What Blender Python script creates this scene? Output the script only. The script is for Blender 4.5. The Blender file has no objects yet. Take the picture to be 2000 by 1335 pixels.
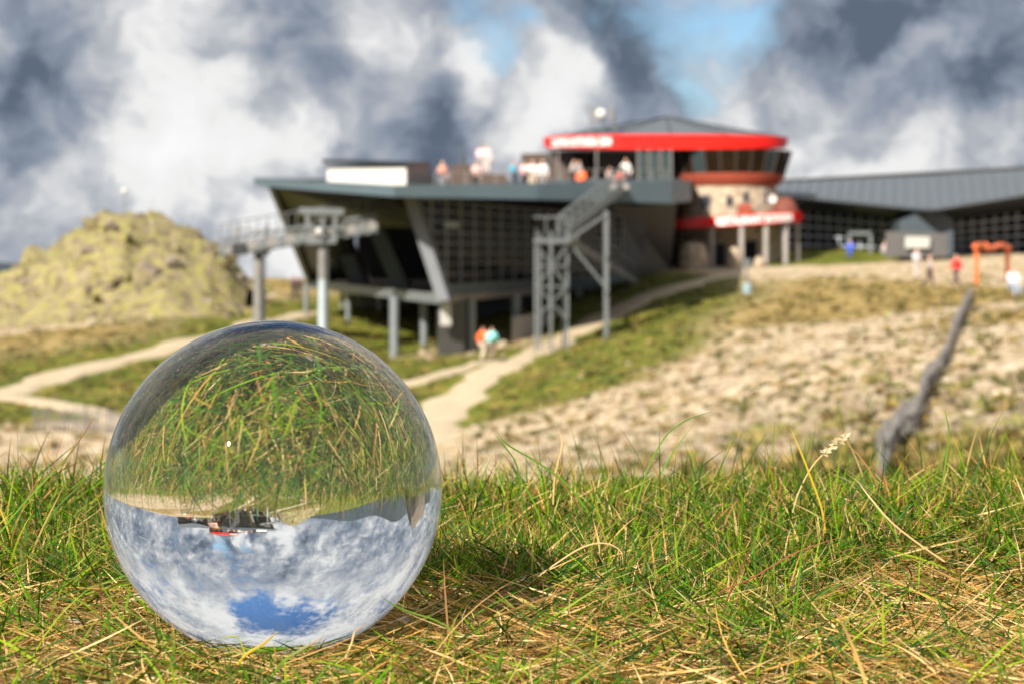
import bpy, bmesh, math, random
import numpy as np
from mathutils import Vector, Matrix
from mathutils.bvhtree import BVHTree

random.seed(7)
rng = np.random.default_rng(11)
R = math.radians
sc = bpy.context.scene
COL = sc.collection

# ------------------------------------------------------------------ camera
FPX = 4310.0                       # focal length in photo pixels (2000 px wide)
PITCH = math.atan(177.5 / FPX)     # eye level lies at row 490 of the photo
BALL_R = 0.040
HC = 0.0945                        # camera height over the turf
cd = bpy.data.cameras.new('camera')
cam = bpy.data.objects.new('camera', cd)
COL.objects.link(cam)
cam.location = (0, 0, HC)
cam.rotation_euler = (math.pi / 2 - PITCH, 0, 0)
cd.sensor_width = 36.0
cd.lens = FPX * 36.0 / 2000.0
cd.clip_start = 0.02
cd.clip_end = 20000
cd.dof.use_dof = True
cd.dof.focus_distance = 0.565
cd.dof.aperture_fstop = 39.0
cd.dof.aperture_blades = 9
sc.camera = cam

# ------------------------------------------------------------------ light
SUN_AZ, SUN_EL = R(29), R(34)      # behind the camera, to the left
to_sun = Vector((-math.sin(SUN_AZ) * math.cos(SUN_EL), -math.cos(SUN_AZ) * math.cos(SUN_EL), math.sin(SUN_EL)))
sd = bpy.data.lights.new('sun', 'SUN')
sd.energy = 5.0
sd.angle = R(0.8)
sd.color = (1.0, 0.93, 0.82)
sun = bpy.data.objects.new('sun', sd)
sun.rotation_euler = to_sun.to_track_quat('Z', 'Y').to_euler()
sun.location = (-5, -8, 8)
COL.objects.link(sun)

sc.view_settings.view_transform = 'Standard'
sc.view_settings.look = 'None'
sc.view_settings.gamma = 1.0
sc.view_settings.use_curve_mapping = False
EXPOSURE = 0.92
sc.view_settings.exposure = EXPOSURE
sc.cycles.use_denoising = True
sc.cycles.max_bounces = 14
sc.cycles.transmission_bounces = 12
sc.cycles.glossy_bounces = 6
sc.cycles.diffuse_bounces = 3
sc.cycles.caustics_reflective = False
sc.cycles.caustics_refractive = True
sc.cycles.sample_clamp_indirect = 100.0
sd.cycles.is_caustics_light = True


def ray(px, py):
    u = (px - 1000.0) / FPX
    v = (667.5 - py) / FPX
    F = Vector((0, math.cos(PITCH), -math.sin(PITCH)))
    U = Vector((0, math.sin(PITCH), math.cos(PITCH)))
    return Vector((u, 0, 0)) + F + U * v


def P(px, py, d):
    """survey helper: the world point d metres ahead that the photo shows at (px, py)"""
    r = ray(px, py)
    return Vector((0, 0, HC)) + r * (d / r.y)


# ------------------------------------------------------------------ world: Nishita sky behind broken cloud
class NT:
    def __init__(s, tree):
        s.t = tree
        s.n = tree.nodes
        s.l = tree.links

    def add(s, typ, **kw):
        n = s.n.new(typ)
        for k, v in kw.items():
            setattr(n, k, v)
        return n

    def put(s, sock, val):
        if isinstance(val, bpy.types.NodeSocket):
            s.l.new(val, sock)
        elif val is not None:
            if hasattr(sock.default_value, '__len__') and not hasattr(val, '__len__'):
                val = (val,) * len(sock.default_value)
            if hasattr(val, '__len__') and len(sock.default_value) == 4 and len(val) == 3:
                val = tuple(val) + (1,)
            sock.default_value = val

    def math(s, op, a, b=None, c=None, clamp=False):
        n = s.add('ShaderNodeMath', operation=op)
        n.use_clamp = clamp
        for i, v in enumerate((a, b, c)):
            if v is not None:
                s.put(n.inputs[i], v)
        return n.outputs[0]

    def vmath(s, op, a, b=None, out=0):
        n = s.add('ShaderNodeVectorMath', operation=op)
        s.put(n.inputs[0], a)
        if b is not None:
            if op == 'SCALE':
                s.put(n.inputs['Scale'], b)
            else:
                s.put(n.inputs[1], b)
        return n.outputs[out]

    def mix(s, f, a, b, blend='MIX'):
        n = s.add('ShaderNodeMix', data_type='RGBA', blend_type=blend)
        s.put(n.inputs[0], f)
        s.put(n.inputs[6], a)
        s.put(n.inputs[7], b)
        return n.outputs[2]

    def noise(s, vec, scale, detail=4, rough=0.5, dist=0.0, col=False):
        n = s.add('ShaderNodeTexNoise')
        if vec is not None:
            s.put(n.inputs['Vector'], vec)
        n.inputs['Scale'].default_value = scale
        n.inputs['Detail'].default_value = detail
        n.inputs['Roughness'].default_value = rough
        n.inputs['Distortion'].default_value = dist
        return n.outputs['Color' if col else 0]

    def ramp(s, fac, stops, mode='LINEAR'):
        n = s.add('ShaderNodeValToRGB')
        n.color_ramp.interpolation = mode
        e = n.color_ramp.elements
        while len(e) < len(stops):
            e.new(0.5)
        for i, (p, c) in enumerate(stops):
            e[i].position = p
            e[i].color = tuple(c) + (1,) if len(c) == 3 else c
        s.put(n.inputs[0], fac)
        return n.outputs[0]

    def step(s, v, lo, hi):
        n = s.add('ShaderNodeMapRange', interpolation_type='SMOOTHSTEP')
        s.put(n.inputs[0], v)
        n.inputs[1].default_value = lo
        n.inputs[2].default_value = hi
        return n.outputs[0]


world = bpy.data.worlds.new('World')
sc.world = world
world.use_nodes = True
wt = NT(world.node_tree)
wt.n.clear()
tc = wt.add('ShaderNodeTexCoord')
dirn = wt.vmath('NORMALIZE', tc.outputs['Generated'])
sky = wt.add('ShaderNodeTexSky', sky_type='NISHITA')
sky.sun_disc = False
sky.sun_elevation = SUN_EL
sky.sun_rotation = math.pi + SUN_AZ
sky.altitude = 2000
sky.air_density = 1.0
sky.dust_density = 0.2
sky.ozone_density = 2.0
# warp the look-up direction so that cloud masses have torn edges
warp = wt.vmath('SUBTRACT', wt.noise(dirn, 9.0, 6, 0.62, col=True), (0.5, 0.5, 0.5))
wdir = wt.vmath('NORMALIZE', wt.vmath('ADD', dirn, wt.vmath('SCALE', warp, 0.075)))
n_big = wt.noise(wt.vmath('MULTIPLY', wdir, (1, 1, 1.4)), 2.6, 7, 0.55, 0.3)
n_mid = wt.noise(wt.vmath('MULTIPLY', wdir, (1, 1, 1.15)), 6.0, 10, 0.56, 0.25)
n_fine = wt.noise(wt.vmath('ADD', wt.vmath('MULTIPLY', wdir, (1, 1, 1.2)), (3.7, 1.1, 5.2)), 28.0, 8, 0.58, 0.25)


def lobe(px, py, rad):
    """soft weight round one direction of the sky (radius in photo pixels)"""
    d = ray(px, py).normalized()
    ds = wt.vmath('DISTANCE', wdir, tuple(d), out=1)
    n = wt.add('ShaderNodeMapRange', interpolation_type='SMOOTHSTEP')
    wt.put(n.inputs[0], ds)
    n.inputs[1].default_value = rad / FPX
    n.inputs[2].default_value = 0.0
    return n.outputs[0]


# brightness of the cloud deck: billows lit from the upper left, plus the large lit and shaded banks over the ridge
SC = (1, 1, 1.15)


def puff(off, scale, detail, rough):
    return wt.noise(wt.vmath('ADD', wt.vmath('MULTIPLY', wdir, SC), off), scale, detail, rough, 0.2)


lit = wt.math('SUBTRACT', puff((0, 0, 0), 9.0, 9, 0.58), puff((-0.016, 0, 0.022), 9.0, 9, 0.58))
lit2 = wt.math('SUBTRACT', puff((2, 1, 0), 22.0, 7, 0.58), puff((1.993, 1, 0.010), 22.0, 7, 0.58))
sep = wt.add('ShaderNodeSeparateXYZ')
wt.put(sep.inputs[0], dirn)
calm = wt.math('SUBTRACT', 1.0, wt.math('MULTIPLY', wt.step(sep.outputs[2], 0.14, 0.32), 0.75))   # broader cloud forms overhead
bright = wt.math('ADD', wt.math('MULTIPLY', n_mid, 0.85), wt.math('MULTIPLY', wt.math('SUBTRACT', n_fine, 0.5), wt.math('MULTIPLY', calm, 0.45)))
bright = wt.math('ADD', bright, 0.225)
bright = wt.math('ADD', bright, wt.math('MULTIPLY', wt.math('MULTIPLY', lit, calm), -1.0))
bright = wt.math('ADD', bright, wt.math('MULTIPLY', wt.math('MULTIPLY', lit2, calm), -0.55))
bright = wt.math('ADD', bright, -0.165)
for px, py, rad, w in ((300, 60, 260, 0.13), (270, 210, 240, 0.13), (480, 320, 320, 0.20), (180, 420, 320, 0.16), (640, 420, 260, 0.10),
                       (50, 200, 270, -0.30), (360, 330, 130, 0.08),
                       (760, 50, 110, 0.12), (900, 140, 75, 0.34), (1120, 125, 85, 0.34), (1060, 190, 80, 0.34), (1010, 250, 70, 0.30),
                       (780, 220, 220, -0.10), (600, 120, 150, -0.03), (1220, 70, 170, -0.18), (1290, 170, 140, -0.10), (870, 280, 150, -0.20),
                       (1750, 60, 330, -0.17), (1960, 170, 200, -0.16), (1650, 330, 330, 0.22), (1930, 320, 260, 0.18),
                       (1560, 230, 180, 0.06), (1900, 60, 90, 0.14), (560, 520, 160, 0.24)):
    bright = wt.math('MULTIPLY_ADD', lobe(px, py, rad), w, bright)
bright = wt.math('ADD', bright, wt.math('MULTIPLY', wt.step(sep.outputs[2], 0.14, 0.45), 0.20))
k = 10.0 / (2 ** EXPOSURE)
cl = wt.ramp(bright, [(0.24, tuple(c * 0.1 for c in (1.15, 1.5, 2.05))), (0.41, tuple(c * 0.1 for c in (2.7, 3.15, 3.95))),
                      (0.56, tuple(c * 0.1 for c in (4.8, 5.05, 5.5))), (0.74, tuple(c * 0.1 for c in (8.7, 8.65, 8.6))),
                      (1.0, (0.96, 0.96, 0.97))])
cl = wt.vmath('SCALE', cl, k)
cover = wt.math('ADD', wt.math('MULTIPLY', n_big, 0.38), wt.math('ADD', wt.math('MULTIPLY', n_mid, 0.30), wt.math('MULTIPLY', n_fine, 0.32)))
for px, py, rad, w in ((1390, 50, 180, -0.13), (1500, 30, 150, -0.06), (940, 60, 150, -0.12), (1160, 175, 90, -0.06),
                       (1330, 170, 100, -0.10), (1540, 250, 120, -0.08), (1040, 40, 80, -0.12), (960, 130, 90, -0.14),
                       (300, 200, 600, 0.25), (1750, 250, 420, 0.22), (1000, 420, 500, 0.15), (380, -2000, 1300, -0.20), (950, -1500, 900, -0.15), (-300, -1700, 700, -0.08)):
    cover = wt.math('MULTIPLY_ADD', lobe(px, py, rad), w, cover)
cover = wt.math('ADD', cover, wt.math('MULTIPLY', wt.step(sep.outputs[2], 0.15, 0.75), -0.06))
cmask = wt.step(cover, 0.29, 0.46)
skyc = wt.mix(wt.step(sep.outputs[2], 0.15, 0.45), wt.vmath('MULTIPLY', sky.outputs[0], (0.46, 0.52, 0.54)), wt.vmath('MULTIPLY', sky.outputs[0], (0.40, 0.66, 0.85)))
final = wt.mix(cmask, skyc, cl)
bg = wt.add('ShaderNodeBackground')
wt.put(bg.inputs[0], final)
bg.inputs[1].default_value = 0.1
wo = wt.add('ShaderNodeOutputWorld')
wt.l.new(bg.outputs[0], wo.inputs[0])


# ------------------------------------------------------------------ materials
def mat(name, color, rough=0.6, metal=0.0, var=0.0, vscale=3.0, bump=0.0, bscale=20.0, coat=0.0, spec=0.5, dirt=None):
    m = bpy.data.materials.new(name)
    m.use_nodes = True
    t = NT(m.node_tree)
    b = t.n['Principled BSDF']
    b.inputs['Roughness'].default_value = rough
    b.inputs['Metallic'].default_value = metal
    b.inputs['Coat Weight'].default_value = coat
    b.inputs['Specular IOR Level'].default_value = spec
    c = None
    if var > 0 or bump > 0 or dirt:
        g = t.add('ShaderNodeNewGeometry')
    if var > 0:
        n = t.noise(g.outputs['Position'], vscale, 5, 0.6)
        c = t.mix(n, tuple(x * (1 - var) for x in color), tuple(min(1, x * (1 + var)) for x in color))
    if dirt:
        n2 = t.step(t.noise(g.outputs['Position'], vscale * 2.3, 6, 0.65), 0.5, 0.72)
        c = t.mix(n2, c if c is not None else color, dirt)
    t.put(b.inputs['Base Color'], c if c is not None else color)
    if bump > 0:
        bn = t.add('ShaderNodeBump')
        bn.inputs['Strength'].default_value = bump
        bn.inputs['Distance'].default_value = 1.0 / bscale
        t.put(bn.inputs['Height'], t.noise(g.outputs['Position'], bscale, 6, 0.6))
        t.put(b.inputs['Normal'], bn.outputs[0])
    return m


M = {
    'cladding': mat('grey_metal_cladding', (0.055, 0.072, 0.087), 0.42, 0.0, 0.2, 0.8, spec=0.5),
    'fascia': mat('blue_grey_fascia', (0.085, 0.118, 0.138), 0.40, 0.0, 0.15, 0.6),
    'fin': mat('grey_blue_fin_panel', (0.17, 0.18, 0.20), 0.45, 0.0, 0.15, 0.9),
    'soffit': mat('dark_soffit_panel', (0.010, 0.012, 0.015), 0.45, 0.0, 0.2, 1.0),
    'dark': mat('dark_interior', (0.012, 0.013, 0.016), 0.6, 0.0, 0.3, 0.5),
    'glass': mat('dark_tinted_glazing', (0.006, 0.007, 0.009), 0.2, 0.0, 0.4, 0.5, spec=0.06),
    'glass_blue': mat('blue_tinted_glazing', (0.006, 0.009, 0.016), 0.2, 0.0, 0.4, 0.5, spec=0.06),
    'glass_bronze': mat('bronze_mirror_glazing', (0.016, 0.010, 0.005), 0.4, 0.0, 0.8, 0.7, spec=0.08),
    'glass_green': mat('greenish_wind_screen_glass', (0.035, 0.052, 0.054), 0.25, 0.0, 0.3, 0.8),
    'mullion': mat('grey_mullion', (0.50, 0.54, 0.60), 0.5, 0.0, 0.1, 1.0),
    'steel': mat('galvanised_steel', (0.23, 0.255, 0.265), 0.45, 0.45, 0.25, 2.5),
    'steel_dark': mat('dull_galvanised_steel', (0.14, 0.152, 0.158), 0.5, 0.3, 0.25, 2.5),
    'steel_bright': mat('bright_galvanised_steel', (0.45, 0.52, 0.56), 0.42, 0.35, 0.2, 2.0),
    'steel_brown': mat('weathered_steel', (0.20, 0.19, 0.18), 0.55, 0.2, 0.3, 2.0),
    'concrete': mat('raw_concrete', (0.30, 0.27, 0.25), 0.85, 0.0, 0.25, 1.4, 0.3, 8),
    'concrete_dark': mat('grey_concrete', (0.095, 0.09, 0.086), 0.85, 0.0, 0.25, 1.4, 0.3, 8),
    'white_panel': mat('white_painted_panel', (0.60, 0.585, 0.555), 0.5, 0.0, 0.05, 0.7),
    'red': mat('red_sign_paint', (0.82, 0.012, 0.008), 0.32, 0.0, 0.06, 0.8, coat=0.3),
    'white_letter': mat('white_letter_acrylic', (0.85, 0.83, 0.80), 0.4),
    'terracotta': mat('terracotta_render', (0.29, 0.052, 0.024), 0.75, 0.0, 0.2, 1.5, 0.2, 6),
    'roof_grey': mat('grey_sheet_roof', (0.080, 0.095, 0.108), 0.5, 0.0, 0.15, 0.5),
    'wood_grey': mat('weathered_grey_wood', (0.15, 0.14, 0.135), 0.8, 0.0, 0.3, 6, 0.3, 30),
    'wood_dark': mat('dark_stained_timber', (0.07, 0.045, 0.035), 0.7, 0.0, 0.3, 4),
    'orange_tube': mat('orange_gate_paint', (0.72, 0.16, 0.05), 0.5, 0.0, 0.15, 3),
    'skin': mat('skin', (0.62, 0.36, 0.26), 0.5),
    'hair': mat('dark_hair', (0.05, 0.03, 0.02), 0.6),
    'shoe': mat('dark_shoe_leather', (0.05, 0.04, 0.04), 0.6),
    'rust': mat('rusty_steel', (0.16, 0.07, 0.045), 0.8, 0.0, 0.4, 5),
}


def stone_wall_mat():
    m = bpy.data.materials.new('beige_stone_masonry')
    m.use_nodes = True
    t = NT(m.node_tree)
    b = t.n['Principled BSDF']
    b.inputs['Roughness'].default_value = 0.9
    g = t.add('ShaderNodeNewGeometry')
    v = t.add('ShaderNodeTexVoronoi', feature='F1')
    v.inputs['Scale'].default_value = 2.4
    t.put(v.inputs['Vector'], t.vmath('MULTIPLY', g.outputs['Position'], (1, 1, 1.6)))
    e = t.add('ShaderNodeTexVoronoi', feature='DISTANCE_TO_EDGE')
    e.inputs['Scale'].default_value = 2.4
    t.put(e.inputs['Vector'], t.vmath('MULTIPLY', g.outputs['Position'], (1, 1, 1.6)))
    c = t.ramp(t.add('ShaderNodeSeparateColor').outputs[0], [(0, (0.30, 0.22, 0.15)), (1, (0.60, 0.48, 0.34))])
    sepn = c.node.inputs[0].links[0].from_node
    t.put(sepn.inputs[0], v.outputs['Color'])
    c = t.mix(t.step(e.outputs[0], 0.02, 0.06), (0.30, 0.25, 0.20), c)
    t.put(b.inputs['Base Color'], c)
    bn = t.add('ShaderNodeBump')
    bn.inputs['Strength'].default_value = 0.7
    bn.inputs['Distance'].default_value = 0.08
    t.put(bn.inputs['Height'], t.step(e.outputs[0], 0.0, 0.1))
    t.put(b.inputs['Normal'], bn.outputs[0])
    return m


M['stone'] = stone_wall_mat()


def rock_mat(name, lo, hi, lichen, lw):
    m = bpy.data.materials.new(name)
    m.use_nodes = True
    t = NT(m.node_tree)
    b = t.n['Principled BSDF']
    b.inputs['Roughness'].default_value = 0.9
    g = t.add('ShaderNodeNewGeometry')
    n1 = t.noise(g.outputs['Position'], 0.9, 5, 0.6)
    c = t.mix(t.step(n1, 0.3, 0.7), lo, hi)
    n2 = t.noise(t.vmath('ADD', g.outputs['Position'], (9, 4, 2)), 1.7, 6, 0.65)
    c = t.mix(t.math('MULTIPLY', t.step(n2, 0.62 - lw, 0.74 - lw), 0.85), c, lichen)
    t.put(b.inputs['Base Color'], c)
    bn = t.add('ShaderNodeBump')
    bn.inputs['Strength'].default_value = 0.9
    bn.inputs['Distance'].default_value = 0.4
    t.put(bn.inputs['Height'], t.noise(g.outputs['Position'], 1.6, 9, 0.75))
    t.put(b.inputs['Normal'], bn.outputs[0])
    return m


M['rock_pale'] = rock_mat('pale_granite', (0.24, 0.16, 0.085), (0.62, 0.52, 0.38), (0.46, 0.42, 0.22), 0.02)
M['rock_lichen'] = rock_mat('lichen_covered_granite', (0.11, 0.082, 0.045), (0.35, 0.28, 0.165), (0.36, 0.325, 0.095), 0.17)
M['rock_grey'] = rock_mat('grey_brown_rock', (0.17, 0.13, 0.10), (0.36, 0.29, 0.22), (0.33, 0.30, 0.16), 0.0)


# ------------------------------------------------------------------ mesh helpers
def tag(o, label=None, cat=None, group=None, kind=None):
    if label: o['label'] = label
    if cat: o['category'] = cat
    if group: o['group'] = group
    if kind: o['kind'] = kind
    return o


def empty(name, loc, label=None, cat=None, group=None):
    o = bpy.data.objects.new(name, None)
    o.location = loc
    o.empty_display_size = 0.2
    COL.objects.link(o)
    return tag(o, label, cat, group)


def origin_of(o):
    v = Vector((0, 0, 0))
    while o is not None:
        v += o.location
        o = o.parent
    return v


class MB:
    def __init__(s):
        s.v = []
        s.f = []

    def poly(s, pts):
        n = len(s.v)
        s.v += [tuple(p) for p in pts]
        s.f.append(tuple(range(n, n + len(pts))))
        return s

    def hexa(s, p):
        """8 corners: 4 of one face, then the 4 opposite ones in the same order"""
        n = len(s.v)
        s.v += [tuple(q) for q in p]
        s.f += [tuple(n + i for i in f) for f in ((0, 3, 2, 1), (4, 5, 6, 7), (0, 1, 5, 4), (1, 2, 6, 5), (2, 3, 7, 6), (3, 0, 4, 7))]
        return s

    def box(s, x0, x1, y0, y1, z0, z1):
        return s.hexa([(x0, y0, z0), (x1, y0, z0), (x1, y1, z0), (x0, y1, z0), (x0, y0, z1), (x1, y0, z1), (x1, y1, z1), (x0, y1, z1)])

    def beam(s, a, b, w, h, up=(0, 0, 1)):
        a, b = Vector(a), Vector(b)
        d = (b - a).normalized()
        upv = Vector(up)
        if abs(d.dot(upv)) > 0.98:
            upv = Vector((0, 1, 0))
        r = d.cross(upv).normalized()
        u = r.cross(d).normalized()
        c = [(-1, -1), (1, -1), (1, 1), (-1, 1)]
        return s.hexa([a + r * (w / 2 * i) + u * (h / 2 * j) for i, j in c] + [b + r * (w / 2 * i) + u * (h / 2 * j) for i, j in c])

    def tube(s, pts, rad, n=10, cap=True):
        pts = [Vector(p) for p in pts]
        rads = rad if hasattr(rad, '__len__') else [rad] * len(pts)
        base = len(s.v)
        prev = None
        for i, p in enumerate(pts):
            d = (pts[min(i + 1, len(pts) - 1)] - pts[max(i - 1, 0)]).normalized()
            if prev is None:
                a = Vector((0, 0, 1)) if abs(d.z) < 0.9 else Vector((1, 0, 0))
                r = d.cross(a).normalized()
            else:
                r = (prev - d * prev.dot(d)).normalized()
            prev = r
            u = d.cross(r)
            for k in range(n):
                t = 2 * math.pi * k / n
                s.v.append(tuple(p + (r * math.cos(t) + u * math.sin(t)) * rads[i]))
        for i in range(len(pts) - 1):
            for k in range(n):
                a = base + i * n + k
                b = base + i * n + (k + 1) % n
                s.f.append((a, b, b + n, a + n))
        if cap:
            s.f.append(tuple(base + k for k in reversed(range(n))))
            e = base + (len(pts) - 1) * n
            s.f.append(tuple(e + k for k in range(n)))
        return s

    def rings(s, c, prof, n=32, a0=0.0, a1=2 * math.pi, cap=True):
        """lathe: prof is [(radius, z)] round the vertical through c"""
        closed = abs(a1 - a0 - 2 * math.pi) < 1e-6
        m = n if closed else n + 1
        base = len(s.v)
        for r, z in prof:
            for k in range(m):
                t = a0 + (a1 - a0) * k / n
                s.v.append((c[0] + r * math.cos(t), c[1] + r * math.sin(t), c[2] + z))
        for i in range(len(prof) - 1):
            for k in range(n):
                a = base + i * m + k
                b = base + i * m + (k + 1) % m
                s.f.append((a, b, b + m, a + m))
        if cap and closed:
            s.f.append(tuple(base + k for k in reversed(range(m))))
            e = base + (len(prof) - 1) * m
            s.f.append(tuple(e + k for k in range(m)))
        return s

    def build(s, name, m, parent=None, smooth=False, loc=None):
        me = bpy.data.meshes.new(name)
        if parent is not None:
            o0 = origin_of(parent)
        else:
            o0 = Vector(loc) if loc is not None else Vector((0, 0, 0))
        me.from_pydata([(x - o0.x, y - o0.y, z - o0.z) for x, y, z in s.v], [], s.f)
        me.materials.append(M[m] if isinstance(m, str) else m)
        if smooth:
            me.polygons.foreach_set('use_smooth', [True] * len(me.polygons))
            if hasattr(me, 'set_sharp_from_angle'):
                me.set_sharp_from_angle(angle=R(40))
        o = bpy.data.objects.new(name, me)
        COL.objects.link(o)
        if parent is not None:
            o.parent = parent
        else:
            o.location = o0
        return o


def np_mesh(name, verts, quads, m, col=None, smooth=False):
    me = bpy.data.meshes.new(name)
    nv, nf, k = len(verts), len(quads), quads.shape[1]
    me.vertices.add(nv)
    me.vertices.foreach_set('co', verts.astype(np.float32).ravel())
    me.loops.add(nf * k)
    me.loops.foreach_set('vertex_index', quads.astype(np.int32).ravel())
    me.polygons.add(nf)
    me.polygons.foreach_set('loop_start', (np.arange(nf) * k).astype(np.int32))
    if smooth:
        me.polygons.foreach_set('use_smooth', np.ones(nf, dtype=bool))
    me.update(calc_edges=True)
    if col is not None:
        a = me.color_attributes.new('col', 'FLOAT_COLOR', 'POINT')
        a.data.foreach_set('color', np.concatenate([col, np.ones((nv, 1))], 1).astype(np.float32).ravel())
    me.materials.append(m)
    o = bpy.data.objects.new(name, me)
    COL.objects.link(o)
    return o


def smooth01(x, a, b):
    t = np.clip((x - a) / (b - a), 0, 1)
    return t * t * (3 - 2 * t)


# value noise for terrain shaping (numpy)
_perm = rng.random((64, 64))


def vnoise(x, y):
    xi = np.floor(x).astype(int)
    yi = np.floor(y).astype(int)
    fx, fy = x - xi, y - yi
    fx = fx * fx * (3 - 2 * fx)
    fy = fy * fy * (3 - 2 * fy)
    g = lambda i, j: _perm[i % 64, j % 64]
    return (g(xi, yi) * (1 - fx) + g(xi + 1, yi) * fx) * (1 - fy) + (g(xi, yi + 1) * (1 - fx) + g(xi + 1, yi + 1) * fx) * fy - 0.5


def fbm(x, y, oct=4):
    s, a = 0.0, 1.0
    for i in range(oct):
        s = s + a * vnoise(x * 2 ** i + 17 * i, y * 2 ** i + 5 * i)
        a *= 0.5
    return s


# ------------------------------------------------------------------ terrain
ctrl = [(1740, 885, 33), (1800, 790, 48), (1850, 700, 65), (1885, 600, 95), (1900, 556, 115), (2000, 562, 115), (1950, 800, 45),
        (2000, 700, 60), (2000, 860, 34), (1550, 528, 152), (1430, 522, 160), (1300, 527, 158), (1700, 500, 165), (1900, 496, 165),
        (2000, 496, 165), (2150, 496, 160), (1700, 540, 130), (1500, 700, 75), (1400, 850, 50), (1600, 850, 42), (1500, 600, 110), (1650, 700, 70),
        (1300, 650, 105), (1200, 760, 80), (1150, 880, 60), (1000, 870, 72), (870, 830, 85), (940, 705, 108), (1000, 692, 112),
        (1100, 640, 120), (1250, 555, 142), (1200, 572, 135), (850, 687, 114), (770, 692, 116), (1000, 660, 119), (630, 648, 125),
        (600, 605, 150), (505, 632, 125), (590, 548, 190), (450, 548, 190), (300, 548, 190), (100, 548, 190), (0, 775, 95), (200, 720, 105), (400, 680, 115),
        (0, 640, 140), (300, 590, 150), (430, 575, 160), (100, 575, 160), (150, 865, 75), (0, 905, 70), (300, 850, 80), (600, 800, 90),
        (700, 750, 100), (1300, 520, 200), (1700, 490, 200), (900, 560, 190)]
pts = []
for px, py, d in ctrl:
    q = P(px, py, d)
    pts.append((q.x, q.y, q.z))
pts += [(0, 5, -1.0), (0, 15, -2.3), (8, 20, -2.3), (-8, 20, -3.4), (-15, 40, -5.2), (0, 40, -4.3), (25, 20, -1.6), (50, 50, -1.5), (70, 110, -2), (90, 180, -4),
        (-60, 40, -8), (-70, 90, -9), (-70, 140, -7), (-90, 190, -10), (0, -15, -0.6), (15, -15, -0.5), (-15, -15, -1.2), (-30, 0, -3), (30, 0, -0.8), (0, -60, -6),
        (60, -40, -5), (-60, -40, -9), (0, 235, -14), (-60, 235, -16), (60, 235, -14), (120, 100, -9), (-120, 100, -20), (120, 0, -10), (-120, 0, -20), (0, -120, -22),
        (0, 300, -50), (150, 250, -40), (-150, 250, -45), (200, 100, -35), (-200, 100, -45), (200, -50, -35), (-200, -50, -45), (0, -250, -60)]
pts = np.array(pts)


def tps(r2):
    return np.where(r2 > 0, 0.5 * r2 * np.log(np.maximum(r2, 1e-9)), 0)


_n = len(pts)
K = tps((pts[:, None, 0] - pts[None, :, 0]) ** 2 + (pts[:, None, 1] - pts[None, :, 1]) ** 2) + np.eye(_n) * 3.0
Q = np.c_[np.ones(_n), pts[:, :2]]
A = np.block([[K, Q], [Q.T, np.zeros((3, 3))]])
sol = np.linalg.solve(A, np.r_[pts[:, 2], 0, 0, 0])


def far_h(x, y):
    out = np.zeros_like(x)
    for i in range(_n):
        out += sol[i] * tps((x - pts[i, 0]) ** 2 + (y - pts[i, 1]) ** 2)
    return out + sol[_n] + sol[_n + 1] * x + sol[_n + 2] * y


def near_h(x, y):
    z = 0.006 * smooth01(y, 0.56, 0.72) + 0.006 * fbm(x * 9, y * 9, 3) * smooth01(np.hypot(x + 0.06, y - 0.53), 0.03, 0.10)
    z = z + 0.02 * fbm(x * 1.3 + 9, y * 1.3, 2) * smooth01(np.hypot(x, y - 0.5), 0.5, 1.5)
    dd = np.maximum(0, y - 0.735 - 0.03 * np.sin(x * 7 + 1))
    z = z - 0.33 * np.sqrt(dd * dd + 0.02 ** 2) + 0.33 * 0.02
    ds = np.maximum(0, np.abs(x) - 1.2)
    return z - 0.06 * ds


def terrain(x, y):
    r = np.hypot(x, y)
    w = smooth01(r, 2.5, 16)
    rc = np.minimum(r, 230)
    sx, sy = x * rc / np.maximum(r, 1e-6), y * rc / np.maximum(r, 1e-6)
    f = far_h(sx, sy)
    f = f - 0.42 * np.maximum(0, r - 230) * (1 - 0.0) * np.where(r < 1500, 1, 0) - 0.42 * 1270 * np.where(r >= 1500, 1, 0)
    f = f + 0.30 * fbm(x * 0.12, y * 0.12, 4) * smooth01(r, 10, 40) + 0.12 * fbm(x * 0.9, y * 0.9, 2) * smooth01(r, 8, 30)
    nr = near_h(np.clip(x, -25, 25), np.clip(y, -20, 20))
    return nr * (1 - w) + f * w


ring = 0.12 * 1.0305 ** np.arange(345)
ring = np.r_[ring[ring < 3500], 6000, 12000]
front = np.linspace(R(-30), R(30), 161)
back = np.linspace(R(30), R(330), 141)[1:-1]
ang = np.r_[front, back]
AA, RR = np.meshgrid(ang, ring)
gx, gy = RR * np.sin(AA), RR * np.cos(AA)
gz = terrain(gx.ravel(), gy.ravel())
gv = np.c_[gx.ravel(), gy.ravel(), gz]
na, nrg = len(ang), len(ring)
i0 = np.arange(nrg - 1)[:, None] * na + np.arange(na)[None]
i1 = np.arange(nrg - 1)[:, None] * na + (np.arange(na)[None] + 1) % na
gq = np.stack([i0, i1, i1 + na, i0 + na], -1).reshape(-1, 4)[:, ::-1]
# close the disc under the camera
gv = np.r_[gv, [[0, 0, float(terrain(np.array([0.0]), np.array([0.0]))[0])]]]
c = len(gv) - 1
gq = np.r_[gq, np.stack([np.full(na, c), np.full(na, c), (np.arange(na) + 1) % na, np.arange(na)], -1)]
bvh_q = gq.tolist()
BVH = BVHTree.FromPolygons(gv.tolist(), [q if q[0] != q[1] else q[1:] for q in bvh_q])


def ground_at(px, py, start=6.0):
    r = ray(px, py).normalized()
    o = Vector((0, 0, HC)) + r * start
    h = BVH.ray_cast(o, r)
    if h[0] is None:
        return P(px, py, 200)
    return h[0]


def gz_at(x, y):
    h = BVH.ray_cast(Vector((x, y, 60)), Vector((0, 0, -1)))
    return h[0].z if h[0] is not None else 0.0


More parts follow.
